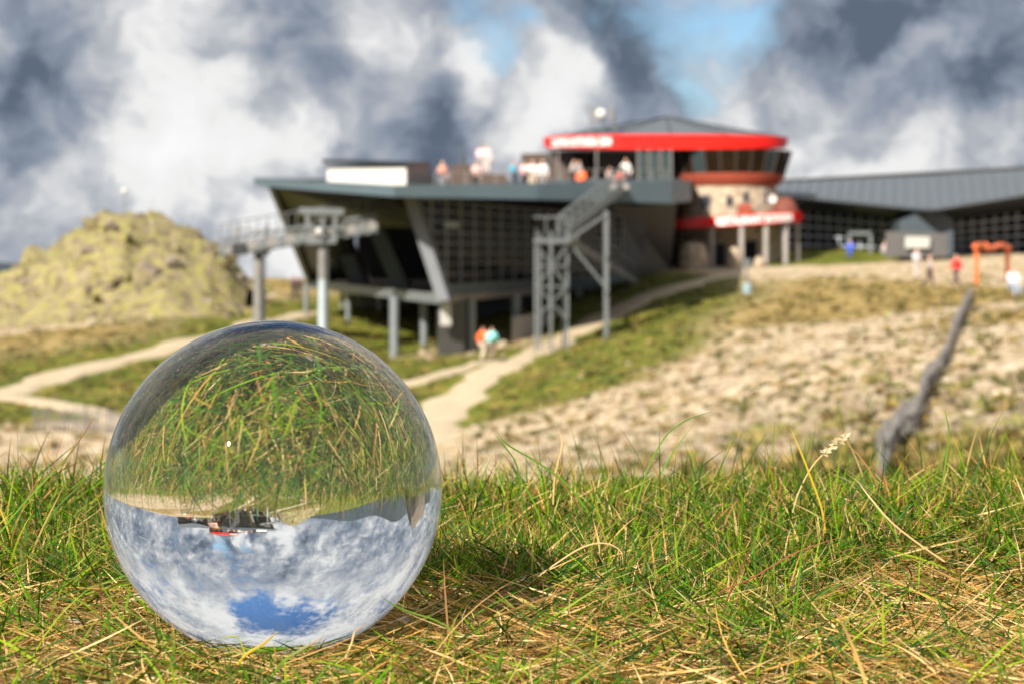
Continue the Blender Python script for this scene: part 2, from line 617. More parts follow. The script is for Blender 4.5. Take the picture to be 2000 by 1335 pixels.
# ground cover: what grows or lies where (0 pale rubble, 1 green turf, 2 dry ochre grass)
seeds = [  # (px, py, type, reach m)
    (1000, 850, 2, 9), (1020, 790, 1, 7), (1100, 740, 1, 8), (1200, 690, 1, 8), (1300, 640, 1, 9), (1400, 590, 1, 10), (960, 800, 1, 6),
    (1230, 560, 1, 8), (1180, 590, 1, 6), (1550, 560, 2, 10), (1600, 600, 2, 9), (1500, 620, 2, 9), (1700, 530, 0, 9), (1650, 640, 0, 9),
    (1400, 700, 0, 9), (1300, 760, 0, 8), (1200, 820, 0, 8), (1150, 870, 0, 8), (1500, 760, 0, 8), (1600, 740, 0, 7), (1700, 690, 0, 7),
    (1400, 850, 0, 6), (1550, 850, 0, 5), (1640, 760, 2, 3.0), (1600, 820, 2, 3.2), (1700, 850, 0, 5), (1790, 620, 0, 7), (1850, 620, 2, 4),
    (1950, 620, 2, 5), (1950, 700, 0, 6), (1460, 690, 2, 4), (1400, 790, 2, 3), (1540, 660, 1, 3.5), (1250, 800, 1, 3), (1700, 660, 2, 3.5), (1480, 850, 1, 2.2), (1320, 830, 2, 2.5), (1720, 800, 2, 1.6), (1560, 780, 2, 2), (1950, 640, 1, 3), (1900, 750, 2, 2.5), (1990, 770, 2, 2), (1690, 600, 2, 4), (1950, 800, 0, 5), (1880, 800, 0, 4), (1840, 870, 1, 2), (1960, 870, 1, 2.5), (1700, 900, 1, 1.6), (1920, 540, 0, 9),
    (1650, 497, 1, 5), (1570, 505, 1, 5), (900, 720, 1, 5), (960, 690, 1, 5), (880, 770, 1, 5), (800, 700, 0, 5), (860, 700, 0, 5), (1000, 668, 0, 5), (760, 720, 1, 5),
    (300, 700, 1, 10), (200, 735, 1, 8), (420, 660, 1, 10), (500, 590, 1, 12), (600, 630, 1, 9), (700, 590, 1, 12), (560, 575, 2, 10), (480, 545, 2, 12), (650, 560, 2, 12),
    (270, 720, 0, 2.5), (290, 705, 0, 2.5), (200, 770, 2, 6), (150, 655, 2, 10), (300, 640, 2, 10), (40, 640, 0, 10), (140, 625, 0, 9), (60, 700, 2, 8), (100, 700, 1, 5), (420, 575, 0, 9), (250, 590, 0, 9),
    (350, 615, 1, 9), (50, 805, 1, 4), (200, 880, 0, 7), (50, 860, 0, 7), (350, 850, 0, 7), (600, 780, 1, 10), (400, 740, 1, 8), (700, 700, 1, 8), (1160, 585, 0, 3)]
SE = []
for px, py, ty, rad in seeds:
    q = ground_at(px, py)
    SE.append((q.x, q.y, ty, rad))
SE += [(-4, 4, 1, 6), (4, 4, 1, 6), (0, -10, 1, 25), (-30, 30, 1, 20), (40, 30, 0, 25), (60, 100, 2, 40), (-60, 60, 1, 40), (-80, 150, 1, 60), (90, 170, 0, 60)]
X, Y = gv[:, 0], gv[:, 1]
rdist = np.hypot(X, Y)
jx = X + 2.2 * fbm(X * 0.25, Y * 0.25, 3) * np.minimum(1, rdist / 40)
jy = Y + 3.0 * fbm(X * 0.25 + 31, Y * 0.25, 3) * np.minimum(1, rdist / 40)
W = np.zeros((len(gv), 3)) + np.array([0.004, 0.006, 0.004])
for x, y, ty, rad in SE:
    # slopes are seen at a grazing angle, so patches run further in depth than across
    d2 = ((jx - x) / rad) ** 2 + ((jy - y) / (rad * 1.6)) ** 2
    W[:, ty] += np.exp(-d2 * 1.6)
W = W ** 1.6
W /= W.sum(1, keepdims=True)
nearw = (1 - smooth01(rdist, 2.0, 6.0))
cover_col = np.c_[W[:, 1], W[:, 2], nearw]


def ground_mat():
    m = bpy.data.materials.new('alpine_ground')
    m.use_nodes = True
    t = NT(m.node_tree)
    b = t.n['Principled BSDF']
    b.inputs['Roughness'].default_value = 0.95
    b.inputs['Specular IOR Level'].default_value = 0.2
    g = t.add('ShaderNodeNewGeometry')
    pos = g.outputs['Position']
    at = t.add('ShaderNodeAttribute', attribute_name='col')
    sp = t.add('ShaderNodeSeparateColor')
    t.put(sp.inputs[0], at.outputs['Color'])
    n1 = t.noise(pos, 0.55, 6, 0.62)
    n2 = t.noise(t.vmath('ADD', pos, (5, 9, 1)), 1.6, 5, 0.6)
    n3 = t.noise(t.vmath('ADD', pos, (15, 2, 7)), 5.0, 4, 0.6)
    rubble = t.ramp(n2, [(0.32, (0.15, 0.095, 0.04)), (0.45, (0.34, 0.24, 0.13)), (0.55, (0.50, 0.40, 0.265)), (0.66, (0.68, 0.59, 0.46))])
    green = t.ramp(n1, [(0.32, (0.038, 0.060, 0.005)), (0.50, (0.105, 0.125, 0.008)), (0.70, (0.27, 0.21, 0.045))])
    ochre = t.ramp(n1, [(0.32, (0.10, 0.068, 0.014)), (0.52, (0.26, 0.18, 0.05)), (0.72, (0.42, 0.31, 0.13))])
    jit = t.math('MULTIPLY', t.math('SUBTRACT', t.math('ADD', t.math('MULTIPLY', n2, 0.6), t.math('MULTIPLY', n1, 0.4)), 0.5), 1.3)
    fg = t.step(t.math('ADD', sp.outputs[0], jit), 0.35, 0.65)
    fo = t.step(t.math('SUBTRACT', sp.outputs[1], jit), 0.35, 0.65)
    c = t.mix(fo, rubble, ochre)
    c = t.mix(fg, c, green)
    c = t.mix(t.math('MULTIPLY', t.step(n3, 0.45, 0.75), 0.35), c, t.mix(fg, (0.55, 0.45, 0.30), (0.25, 0.22, 0.06)))
    # close to the lens the soil under the turf shows: brown earth with grit
    p2 = t.noise(pos, 60, 6, 0.7)
    soil = t.ramp(p2, [(0.3, (0.03, 0.018, 0.009)), (0.55, (0.09, 0.055, 0.03)), (0.75, (0.22, 0.16, 0.095))])
    c = t.mix(sp.outputs[2], c, soil)
    t.put(b.inputs['Base Color'], c)
    bn = t.add('ShaderNodeBump')
    bn.inputs['Strength'].default_value = 0.8
    bn.inputs['Distance'].default_value = 0.25
    t.put(bn.inputs['Height'], t.math('MULTIPLY', t.math('ADD', n2, t.math('MULTIPLY', n3, 0.5)), t.math('SUBTRACT', 1.0, sp.outputs[2])))
    t.put(b.inputs['Normal'], bn.outputs[0])
    return m


# the centre fan has a doubled index: split it off as triangles
me = bpy.data.meshes.new('ground')
body = gq[:-na]
me.vertices.add(len(gv))
me.vertices.foreach_set('co', gv.astype(np.float32).ravel())
tri = gq[-na:, 1:]
loops = np.r_[body.ravel(), tri.ravel()]
me.loops.add(len(loops))
me.loops.foreach_set('vertex_index', loops.astype(np.int32))
me.polygons.add(len(body) + na)
me.polygons.foreach_set('loop_start', np.r_[np.arange(len(body)) * 4, len(body) * 4 + np.arange(na) * 3].astype(np.int32))
me.polygons.foreach_set('use_smooth', np.ones(len(body) + na, dtype=bool))
me.update(calc_edges=True)
a_ = me.color_attributes.new('col', 'FLOAT_COLOR', 'POINT')
a_.data.foreach_set('color', np.c_[cover_col, np.ones(len(gv))].astype(np.float32).ravel())
me.materials.append(ground_mat())
ground = bpy.data.objects.new('ground', me)
COL.objects.link(ground)
tag(ground, kind='structure')
ground.cycles.is_caustics_receiver = True

# gravel paths draped over the slope
M['path'] = mat('pale_gravel_path', (0.47, 0.375, 0.25), 0.95, 0.0, 0.25, 1.0, 0.6, 4, dirt=(0.34, 0.26, 0.15))


PATHS = []


def near_path(x, y):
    return any((x - a) ** 2 + (y - b) ** 2 < (w * .62) ** 2 for a, b, w in PATHS)


def path(name, pix, width):
    ctr = [ground_at(x, y) for x, y in pix]
    cp = [Vector((c.x, c.y, 0)) for c in ctr]
    dense = []
    for i in range(len(cp) - 1):
        a = cp[max(i - 1, 0)]; b = cp[i]; c2 = cp[i + 1]; d = cp[min(i + 2, len(cp) - 1)]
        n = max(4, int((c2 - b).length / 0.9))
        for k2 in range(n):
            t = k2 / n
            dense.append(0.5 * ((2 * b) + (c2 - a) * t + (2 * a - 5 * b + 4 * c2 - d) * t * t + (3 * b - a - 3 * c2 + d) * t ** 3))
    dense.append(cp[-1])
    PATHS.extend((p.x, p.y, width) for p in dense)
    mb = MB()
    NX = 7
    for i, p in enumerate(dense):
        t = (dense[min(i + 1, len(dense) - 1)] - dense[max(i - 1, 0)]).normalized()
        s = Vector((t.y, -t.x, 0))
        wob = width * (1 + 0.38 * math.sin(i * 0.9) * math.sin(i * 0.37 + 1) + random.uniform(-.06, .06))
        for k2 in range(NX):
            f = k2 / (NX - 1) - 0.5
            q = p + s * (f * wob)
            edge = 1 - abs(f) * 2
            mb.v.append((q.x, q.y, gz_at(q.x, q.y) + (0.10 if edge > 0.01 else -0.10)))
    for i in range(len(dense) - 1):
        for k2 in range(NX - 1):
            a = i * NX + k2
            mb.f.append((a, a + NX, a + NX + 1, a + 1))
    o = mb.build(name, 'path', smooth=True)
    return tag(o, kind='structure')


path('path', [(790, 905), (850, 825), (925, 752), (1010, 705), (1100, 663), (1200, 612), (1290, 572), (1390, 545), (1480, 530), (1560, 522)], 2.5)
path('path', [(-120, 790), (0, 772), (60, 752), (130, 730), (260, 700), (380, 668), (480, 640), (600, 612)], 2.2)
path('path', [(0, 775), (90, 788), (190, 806), (260, 828), (360, 850)], 1.6)
path('path', [(760, 757), (830, 742), (900, 722), (945, 708)], 1.5)
path('path', [(140, 625), (300, 603), (420, 590), (520, 575)], 2.4)


# distant hills outside the frame on the left (the ball shows them upside down)
def hills(name, az0, az1, dist, zlo, hfun, m, label=None):
    mb = MB()
    N = 60
    for i in range(N + 1):
        a = az0 + (az1 - az0) * i / N
        h = hfun(i / N)
        for dd, z in ((dist, zlo), (dist * 1.10, (zlo + h) / 2), (dist * 1.22, h), (dist * 1.5, zlo)):
            mb.v.append((math.sin(a) * dd, math.cos(a) * dd, z))
    for i in range(N):
        for k2 in range(3):
            b = i * 4 + k2
            mb.f.append((b, b + 4, b + 5, b + 1))
    return tag(mb.build(name, m, smooth=True), kind='structure')


M['hill'] = mat('dark_forested_hill', (0.028, 0.042, 0.055), 0.95, 0.0, 0.35, 0.006)
hills('hills', R(-60), R(-11.2), 2600, -700, lambda t: 40 + 160 * math.sin(t * 3.1) ** 2 * (0.6 + 0.4 * math.sin(t * 17)) - 60 * t, 'hill')
hills('hills', R(-10), R(60), 4200, -1200, lambda t: -330 + 60 * math.sin(t * 9), 'hill')
hills('hills', R(70), R(290), 3200, -900, lambda t: -120 + 120 * math.sin(t * 13) + 60 * math.sin(t * 37), 'hill')


def lerp(a, b, t):
    return a + (b - a) * t


def quad_patch(tl, tr, br, bl, u, v):
    return lerp(lerp(tl, tr, u), lerp(bl, br, u), v)


def slab_quad(mb, a, b, c, d, th):
    """thin solid panel: corners a b c d, thickness th away from the camera"""
    n = (b - a).cross(d - a).normalized()
    if n.y < 0:
        n = -n
    return mb.hexa([a, b, c, d, a + n * th, b + n * th, c + n * th, d + n * th])


# ================================================================== STATION (left, on stilts)
st = empty('lift_station', P(865, 690, 118), 'angular dark grey lift station on stilts with slanted fins and gridded glass wall', 'building')
V3 = Vector


def zoff(p, dz):
    return V3((p.x, p.y, p.z + dz))


# --- roof slab, open terrace on top
top = [P(495, 347, 118), P(770, 362, 108), P(1050, 358, 112), P(1312, 352, 118), P(1350, 355, 140), P(1350, 352, 172), P(900, 352, 172), P(600, 350, 160)]
bot = [P(498, 363, 118), P(770, 385, 108), P(1050, 390, 112), P(1312, 398, 118), P(1350, 393, 140), P(1350, 380, 172), P(900, 380, 172), P(600, 372, 160)]
names = ['fascia', 'fascia', 'fascia', 'fascia', 'fascia', 'fascia', 'fascia', 'fascia']
cz = sum((p.z for p in top)) / len(top)
cen = sum(top, V3()) / len(top)
for i in range(8):
    j = (i + 1) % 8
    mb = MB()
    ins = lambda p: p + (V3((cen.x, cen.y, p.z)) - p).normalized() * 0.25
    a, b, c, d = top[i], top[j], bot[j], bot[i]
    mb.hexa([d, c, ins(c), ins(d), a, b, ins(b), ins(a)])
    mb.build('fascia', 'fascia' if i < 4 else 'cladding', st)
FLOOR_DZ = 0.55
mb = MB()
fl = [zoff(p, -FLOOR_DZ) for p in top]
cf = V3((cen.x, cen.y, sum(p.z for p in fl) / 8))
for i in range(8):
    mb.poly([fl[i], fl[(i + 1) % 8], cf])
mb.build('terrace_floor', mat('terrace_decking', (0.22, 0.17, 0.13), 0.8, 0, 0.25, 2), st)
TERRACE_BVH = BVHTree.FromPolygons([tuple(v) for v in mb.v], mb.f)
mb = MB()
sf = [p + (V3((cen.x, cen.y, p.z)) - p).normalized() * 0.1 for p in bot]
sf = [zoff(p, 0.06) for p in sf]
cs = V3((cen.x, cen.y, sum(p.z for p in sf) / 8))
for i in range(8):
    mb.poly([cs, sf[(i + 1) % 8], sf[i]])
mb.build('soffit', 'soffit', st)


def terrace_z(x, y):
    h = TERRACE_BVH.ray_cast(V3((x, y, 50)), V3((0, 0, -1)))
    return h[0].z if h[0] is not None else 3.2


# --- long glass wall
GTL, GTR, GBR, GBL = P(812, 388, 113), P(1215, 424, 146), P(1215, 537, 146), P(812, 560, 113)
NC, NR = 17, 8
finA, finB = P(806, 388, 112), P(872, 572, 112)     # line of the first fin


def glass(u, v):
    return quad_patch(GTL, GTR, GBR, GBL, u, v)


def px_of(p):
    return 1000 + p.x / p.y * FPX


for i in range(NC):
    for j in range(NR):
        u0, u1, v0, v1 = (i + 0.04) / NC, (i + 0.96) / NC, (j + 0.05) / NR, (j + 0.95) / NR
        cpt = glass((u0 + u1) / 2, (v0 + v1) / 2)
        t = (j + 0.5) / NR
        if px_of(cpt) < lerp(806, 868, t):
            continue
        mb = MB()
        slab_quad(mb, glass(u0, v0), glass(u1, v0), glass(u1, v1), glass(u0, v1), 0.04)
        mb.build('pane', 'glass', st)
for i in range(NC + 1):
    u = i / NC
    vlo = max(0, min(1, (px_of(glass(u, 0)) - 806) / 62.0))
    if vlo < 0.1:
        continue
    mb = MB().beam(glass(u, 0) + V3((0, -.05, 0)), glass(u, vlo) + V3((0, -.05, 0)), 0.13, 0.05, up=(0, 1, 0))
    mb.build('mullion', 'mullion', st)
for j in range(NR + 1):
    v = j / NR
    ustart = max(0, (lerp(806, 866, v) - 812) / 403.0 * 0.8)
    mb = MB().beam(glass(ustart, v) + V3((0, -.02, 0)), glass(1, v) + V3((0, -.02, 0)), 0.04, 0.042)
    mb.build('transom', 'mullion', st)
# pale plate added at the glass wall, its colour imitating a bright reflection
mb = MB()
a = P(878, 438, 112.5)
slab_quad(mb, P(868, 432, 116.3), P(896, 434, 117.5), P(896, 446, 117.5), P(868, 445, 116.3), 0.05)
mb.build('reflection_plate', mat('pale_blue_reflection_plate', (0.45, 0.52, 0.56), 0.4), st)
# base beam under the glass
mb = MB()
e0t, e0b, e1t, e1b = P(862, 556, 112), P(862, 590, 112), P(1215, 535, 145.5), P(1215, 560, 145.5)
back = V3((0.5, 1.6, 0))
mb.hexa([e0b, e1b, e1b + back, e0b + back, e0t, e1t, e1t + back, e0t + back])
mb.build('base_beam', 'fascia', st)
# deck slab
mb = MB()
dk = [P(866, 578, 112), P(1215, 552, 146), P(1215, 545, 175), P(690, 545, 165), P(598, 546, 137)]
dk2 = [P(866, 592, 112), P(1215, 560, 146), P(1215, 553, 175), P(690, 556, 165), P(598, 562, 137)]
n = len(dk)
mb.v += [tuple(p) for p in dk] + [tuple(p) for p in dk2]
mb.f += [tuple(range(n)), tuple(reversed(range(n, 2 * n)))]
mb.f += [(i, i + n, (i + 1) % n + n, (i + 1) % n) for i in range(n)]
mb.build('deck_slab', mat('timber_deck', (0.30, 0.25, 0.21), 0.7, 0, 0.2, 2), st)
mb = MB().beam(P(866, 585, 111.7), P(598, 554, 136.7), 0.16, 0.5)
mb.build('deck_edge', 'steel', st)
# interior back wall and far side wall
mb = MB()
slab_quad(mb, P(700, 372, 158), P(1330, 385, 168), P(1330, 545, 168), P(700, 553, 158), 0.3)
mb.build('back_wall', 'dark', st)
mb = MB()
slab_quad(mb, P(1216, 405, 146.5), P(1322, 395, 150), P(1310, 528, 152), P(1216, 540, 146.5), 0.3)
mb.build('dark_wall', 'soffit', st)
mb = MB()
slab_quad(mb, P(1196, 398, 145), P(1262, 405, 147), P(1258, 500, 148), P(1196, 535, 145), 0.2)
mb.build('cladding_panel', mat('charcoal_panel', (0.035, 0.042, 0.052), .5, 0, .2, 1), st)

# --- slanted portal fins
for tp, bt, wd, dp, m in (((800, 386, 111.5), (866, 588, 111.5), 0.62, 1.3, 'fin'), ((722, 420, 121), (782, 560, 121), 0.9, 1.4, 'cladding'),
                          ((650, 430, 130), (700, 556, 130), 0.9, 1.4, 'cladding')):
    a, b = P(*tp), P(*bt)
    mb = MB()
    w = V3((wd, 0, 0))
    dpv = V3((0.2, dp, 0))
    mb.hexa([b - w * .5, b + w * .5, b + w * .5 + dpv, b - w * .5 + dpv, a - w * .5, a + w * .5, a + w * .5 + dpv, a - w * .5 + dpv])
    mb.build('fin', m, st)
# bronze glazed canopy face over the portals and the left flank, in panes
def glazed(tl, tr, br, bl, nc, nr, m, fm='soffit'):
    for i in range(nc):
        for j in range(nr):
            g = lambda u, v: quad_patch(tl, tr, br, bl, u, v)
            mb = MB()
            slab_quad(mb, g((i + .02) / nc, (j + .03) / nr), g((i + .98) / nc, (j + .03) / nr), g((i + .98) / nc, (j + .97) / nr), g((i + .02) / nc, (j + .97) / nr), 0.05)
            mb.build('pane', m, st)
    mb = MB()
    o = V3((0, 0.08, 0))
    slab_quad(mb, tl + o, tr + o, br + o, bl + o, 0.1)
    mb.build('glazing_backing', fm, st)


glazed(P(530, 366, 118.5), P(801, 389, 112.2), P(822, 446, 113), P(566, 438, 126), 7, 2, 'glass_bronze')
glazed(P(566, 438, 126), P(690, 444, 127), P(700, 550, 133), P(604, 548, 136), 3, 3, 'glass_bronze')
mb = MB().beam(P(531, 366, 118.4), P(604, 550, 135.8), 0.25, 0.35)
mb.build('edge_trim', 'fin', st)

# --- stilts and undercroft
for px, y0, y1, d, w in ((598, 556, 625, 136, .30), (680, 562, 660, 130, .32), (668, 560, 640, 150, .3), (742, 566, 660, 138, .32), (770, 578, 694, 114.5, .50),
                         (828, 585, 684, 119, .42), (920, 584, 674, 115.5, .50), (1008, 574, 664, 121, .50), (700, 560, 640, 152, .3), (1130, 562, 620, 136, .4)):
    a, b = P(px, y0, d), P(px, y1, d)
    b.z = min(b.z, gz_at(b.x, b.y) - 0.05)
    MB().tube([a, b], w / 2, 12).build('stilt', 'steel', st, smooth=True)
mb = MB()
a, b = P(854, 588, 113.2), P(906, 588, 114.4)
zb = -6.2
mb.hexa([V3((a.x, a.y, zb)), V3((b.x, b.y, zb)), V3((b.x + .3, b.y + 2.5, zb)), V3((a.x + .3, a.y + 2.5, zb)), a, b, b + V3((.3, 2.5, 0)), a + V3((.3, 2.5, 0))])
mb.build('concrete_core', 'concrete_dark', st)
mb = MB()
slab_quad(mb, P(862, 592, 112.9), P(881, 592, 113.2), P(881, 636, 113.2), P(862, 636, 112.9), 0.1)
mb.build('white_sign_panel', 'white_panel', st)
mb = MB()
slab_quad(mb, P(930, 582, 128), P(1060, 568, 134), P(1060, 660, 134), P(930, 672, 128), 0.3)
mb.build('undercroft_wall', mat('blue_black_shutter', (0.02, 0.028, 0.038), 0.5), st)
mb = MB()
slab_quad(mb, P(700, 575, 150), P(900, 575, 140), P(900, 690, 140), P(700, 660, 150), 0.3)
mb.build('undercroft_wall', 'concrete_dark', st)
mb = MB()
a, b, c2 = P(1000, 620, 117.5), P(1042, 613, 119.5), P(1100, 613, 127)
for p, q in ((a, b), (b, c2)):
    mb.hexa([V3((p.x, p.y, -6)), V3((q.x, q.y, -6)), V3((q.x, q.y + .4, -6)), V3((p.x, p.y + .4, -6)), p, q, q + V3((0, .4, 0)), p + V3((0, .4, 0))])
mb.build('retaining_wall', 'concrete', st)

# --- rooftop housing with white side
rb = MB()
w0, w1 = P(636, 324, 115), P(793, 326, 111.5)
bz = min(P(636, 360, 115).z, 3.2)
dv = V3((1.0, 9, 0))
hz = w0.z
rb.hexa([V3((w0.x, w0.y, bz)), V3((w1.x, w1.y, bz)), V3((w1.x, w1.y, bz)) + dv, V3((w0.x, w0.y, bz)) + dv,
         V3((w0.x, w0.y, hz)), V3((w1.x, w1.y, hz)), V3((w1.x, w1.y, hz)) + dv, V3((w0.x, w0.y, hz)) + dv])
ro = rb.build('rooftop_housing', 'cladding', st)
mb = MB()
slab_quad(mb, V3((w0.x + .08, w0.y - .1, hz - .05)), V3((w1.x, w1.y - .1, hz - .05)), V3((w1.x, w1.y - .1, bz)), V3((w0.x + .08, w0.y - .1, bz)), .06)
mb.build('white_side_panel', 'white_panel', ro)
mb = MB()
c0, c1, c2, c3 = P(629, 314, 114.5), P(800, 319, 111), P(842, 319, 118), P(680, 314, 125)
mb.hexa([zoff(p, -.12) for p in (c0, c1, c2, c3)] + [zoff(p, .06) for p in (c0, c1, c2, c3)])
mb.build('housing_roof', 'soffit', ro)
mb = MB()
slab_quad(mb, P(793, 323, 112), P(842, 323, 118), P(842, 360, 118), P(793, 360, 112), .1)
mb.build('housing_end', 'cladding', ro)

# --- terrace railing, bar front and wind screens
rail_pts = [P(850, 338, 113), P(960, 336, 114), P(1080, 334, 115), P(1200, 332, 117), P(1300, 331, 120)]
mb = MB().tube(rail_pts, 0.03, 6)
mb.build('handrail', 'steel_brown', st)
for i in range(16):
    t = i / 15 * 4
    k2 = min(3, int(t))
    p = lerp(rail_pts[k2], rail_pts[k2 + 1], t - k2)
    MB().beam(p, V3((p.x, p.y, terrace_z(p.x, p.y))), .05, .05).build('railing_post', 'steel_brown', st)
for px0, px1, y0, d in ((880, 928, 322, 128), (1018, 1078, 300, 133)):
    mb = MB()
    a, b = P(px0, y0, d), P(px1, y0, d)
    fz = terrace_z(a.x, a.y)
    mb.hexa([V3((a.x, a.y, fz)), V3((b.x, b.y, fz)), V3((b.x, b.y + 1.5, fz)), V3((a.x, a.y + 1.5, fz)), a, b, b + V3((0, 1.5, 0)), a + V3((0, 1.5, 0))])
    mb.build('terrace_bar', 'wood_dark', st)

# ================================================================== ROTUNDA
RX, RY = P(1425, 500, 166).x, 166.0
zb = P(1425, 522, 161).z - 0.3
rt = empty('rotunda', (RX, RY, zb), 'round stone tower with wide red banded roof and red entrance canopy', 'building')


def Z(py, d):
    return P(1000, py, d).z


zc = Z(440, 162)
# stone drum: the wall is built in vertical bays between the openings
drum = MB().rings((RX, RY, 0), [(3.95, zb), (3.95, Z(432, 162)), (3.45, Z(360, 162)), (3.45, Z(350, 162))], 48)
drum.build('stone_drum', 'stone', rt, smooth=True)
band = MB().rings((RX, RY, 0), [(3.4, Z(362, 162)), (3.6, Z(361, 162)), (4.1, Z(343, 162)), (4.1, Z(338, 162))], 48)
band.build('terracotta_band', 'terracotta', rt, smooth=True)
# upper glazing, flaring outwards
z0g, z1g = Z(340, 162), Z(292, 162)
NB = 24
for i in range(NB):
    a0 = 2 * math.pi * i / NB + .012
    a1 = 2 * math.pi * (i + 1) / NB - .012
    if math.sin((a0 + a1) / 2) > 0.55:
        continue
    def cp(a, r, z): return V3((RX + r * math.cos(a), RY + r * math.sin(a), z))
    mb = MB()
    mb.hexa([cp(a0, 4.05, z0g), cp(a1, 4.05, z0g), cp(a1, 4.0, z0g), cp(a0, 4.0, z0g), cp(a0, 4.6, z1g), cp(a1, 4.6, z1g), cp(a1, 4.55, z1g), cp(a0, 4.55, z1g)])
    mb.build('pane', 'glass_bronze' if i % 5 else 'glass_green', rt)
    a = 2 * math.pi * i / NB
    MB().beam(cp(a, 4.07, z0g), cp(a, 4.62, z1g), .09, .09).build('mullion', 'wood_dark', rt)
MB().rings((RX, RY, 0), [(3.7, z0g - .1), (4.2, z1g)], 40).build('inner_room', 'dark', rt)
# big roof: rounded plan, red fascia deeper in the middle
CX, CY = P(1303, 280, 166).x, 167.6
AX, AY = 9.3, 5.6
NSEG = 40


def plan(t, s=1.0):
    c, s_ = math.cos(t), math.sin(t)
    e = 2 / 2.25
    return CX + s * AX * math.copysign(abs(c) ** e, c), CY + s * AY * math.copysign(abs(s_) ** e, s_)


ztop = Z(265, 163.5)
mb = MB()
up = MB()
for i in range(NSEG):
    t = 2 * math.pi * i / NSEG
    x, y = plan(t)
    hgt = 0.70 + 0.36 * max(0, -math.sin(t)) ** 1.2
    mb.v += [(x, y, ztop), (CX + (x - CX) * .985, CY + (y - CY) * .985, ztop - hgt)]
for i in range(NSEG):
    j = (i + 1) % NSEG
    mb.f.append((2 * i, 2 * j, 2 * j + 1, 2 * i + 1))
red = mb.build('red_fascia', 'red', rt, smooth=True)
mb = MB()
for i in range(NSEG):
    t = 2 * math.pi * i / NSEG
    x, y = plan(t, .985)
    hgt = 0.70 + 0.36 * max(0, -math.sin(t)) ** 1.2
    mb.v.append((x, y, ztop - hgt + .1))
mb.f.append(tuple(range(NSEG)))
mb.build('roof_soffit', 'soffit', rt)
apex = (CX, CY - 0.5, Z(229, 167))
NF = 14
for i in range(NF):
    t0, t1 = 2 * math.pi * (i + .5) / NF, 2 * math.pi * (i + 1.5) / NF
    x0, y0 = plan(t0, .992)
    x1, y1 = plan(t1, .992)
    mb = MB()
    mb.poly([(x0, y0, ztop - .06), (x1, y1, ztop - .06), apex])
    mb.poly([(x0, y0, ztop - .16), apex, (x1, y1, ztop - .16)])
    mb.f.append((0, 3, 5, 1))
    mb.build('roof_facet', 'roof_grey', rt)
    MB().beam((x0, y0, ztop - .03), (apex[0], apex[1], apex[2] + .03), .07, .07).build('roof_seam', 'soffit', rt)
# lower floor under the left half of the roof: glazed lobby and dark recess
mb = MB()
slab_quad(mb, P(1078, 294, 167), P(1320, 296, 166), P(1320, 352, 166), P(1078, 352, 167), .3)
mb.build('recess_wall', 'wood_dark', rt)
for i in range(3):
    mb = MB()
    x0, x1 = 1246 + i * 22, 1266 + i * 22
    slab_quad(mb, P(x0, 298, 160), P(x1, 298, 160), P(x1, 352, 160), P(x0, 352, 160), .06)
    mb.build('lobby_pane', 'glass_green', rt)
for px in (1246, 1268, 1290, 1311, 1165, 1090):
    MB().beam(P(px, 292, 159.9), P(px, 356, 159.9), .1, .1).build('lobby_post', 'steel_brown', rt)
for px in (1120, 1145, 1190, 1215):
    mb = MB()
    slab_quad(mb, P(px, 300, 166.6), P(px + 20, 300, 166.6), P(px + 20, 345, 166.6), P(px, 345, 166.6), .06)
    mb.build('lobby_pane', 'glass_bronze', rt)
MB().box(P(1078, 300, 160).x, P(1330, 300, 160).x, 158.5, 167, Z(352, 160) - .5, Z(352, 160)).build('upper_floor_slab', 'cladding', rt)
# openings in the drum
def drum_open(px, py, w, h, m, name, round_=False, proud=.05):
    x = P(px, py, 163).x
    dx = x - RX
    zmid = Z(py, 162.6)
    r = 3.98 if py > 432 else lerp(3.95, 3.45, (432 - py) / 72.0) + .05
    a = math.asin(max(-.97, min(.97, dx / r)))
    nrm = V3((math.sin(a), -math.cos(a), 0))
    tx = V3((math.cos(a), math.sin(a), 0))
    ctr = V3((RX, RY, zmid)) + nrm * (r + .02)
    o = V3((0, 0, 1))
    mb = MB()
    if round_:
        n = 20
        f = [ctr + tx * (w / 2 * math.cos(2 * math.pi * k2 / n)) + o * (h / 2 * math.sin(2 * math.pi * k2 / n)) for k2 in range(n)]
        b = [p - nrm * .12 for p in f]
        mb.v += [tuple(p) for p in f + b]
        mb.f += [tuple(range(n))] + [(i, i + n, (i + 1) % n + n, (i + 1) % n) for i in range(n)]
    else:
        mb.hexa([ctr - tx * w / 2 - o * h / 2 - nrm * .12, ctr + tx * w / 2 - o * h / 2 - nrm * .12, ctr + tx * w / 2 - o * h / 2, ctr - tx * w / 2 - o * h / 2,
                 ctr - tx * w / 2 + o * h / 2 - nrm * .12, ctr + tx * w / 2 + o * h / 2 - nrm * .12, ctr + tx * w / 2 + o * h / 2, ctr - tx * w / 2 + o * h / 2])
    ob = mb.build(name, m, rt)
    fr = MB()
    if not round_:
        c4 = [ctr + tx * (sx * (w / 2 + .05)) + o * (sz * (h / 2 + .05)) + nrm * .02 for sx, sz in ((-1, -1), (1, -1), (1, 1), (-1, 1))]
        for k2 in range(4):
            fr.beam(c4[k2], c4[(k2 + 1) % 4], .09, .09)
    else:
        fr.tube([ctr + tx * ((w / 2 + .04) * math.cos(2 * math.pi * k2 / 20)) + o * ((h / 2 + .04) * math.sin(2 * math.pi * k2 / 20)) + nrm * .02 for k2 in range(21)], .05, 6, cap=False)
    fr.build('frame', 'concrete', ob)
    return ob


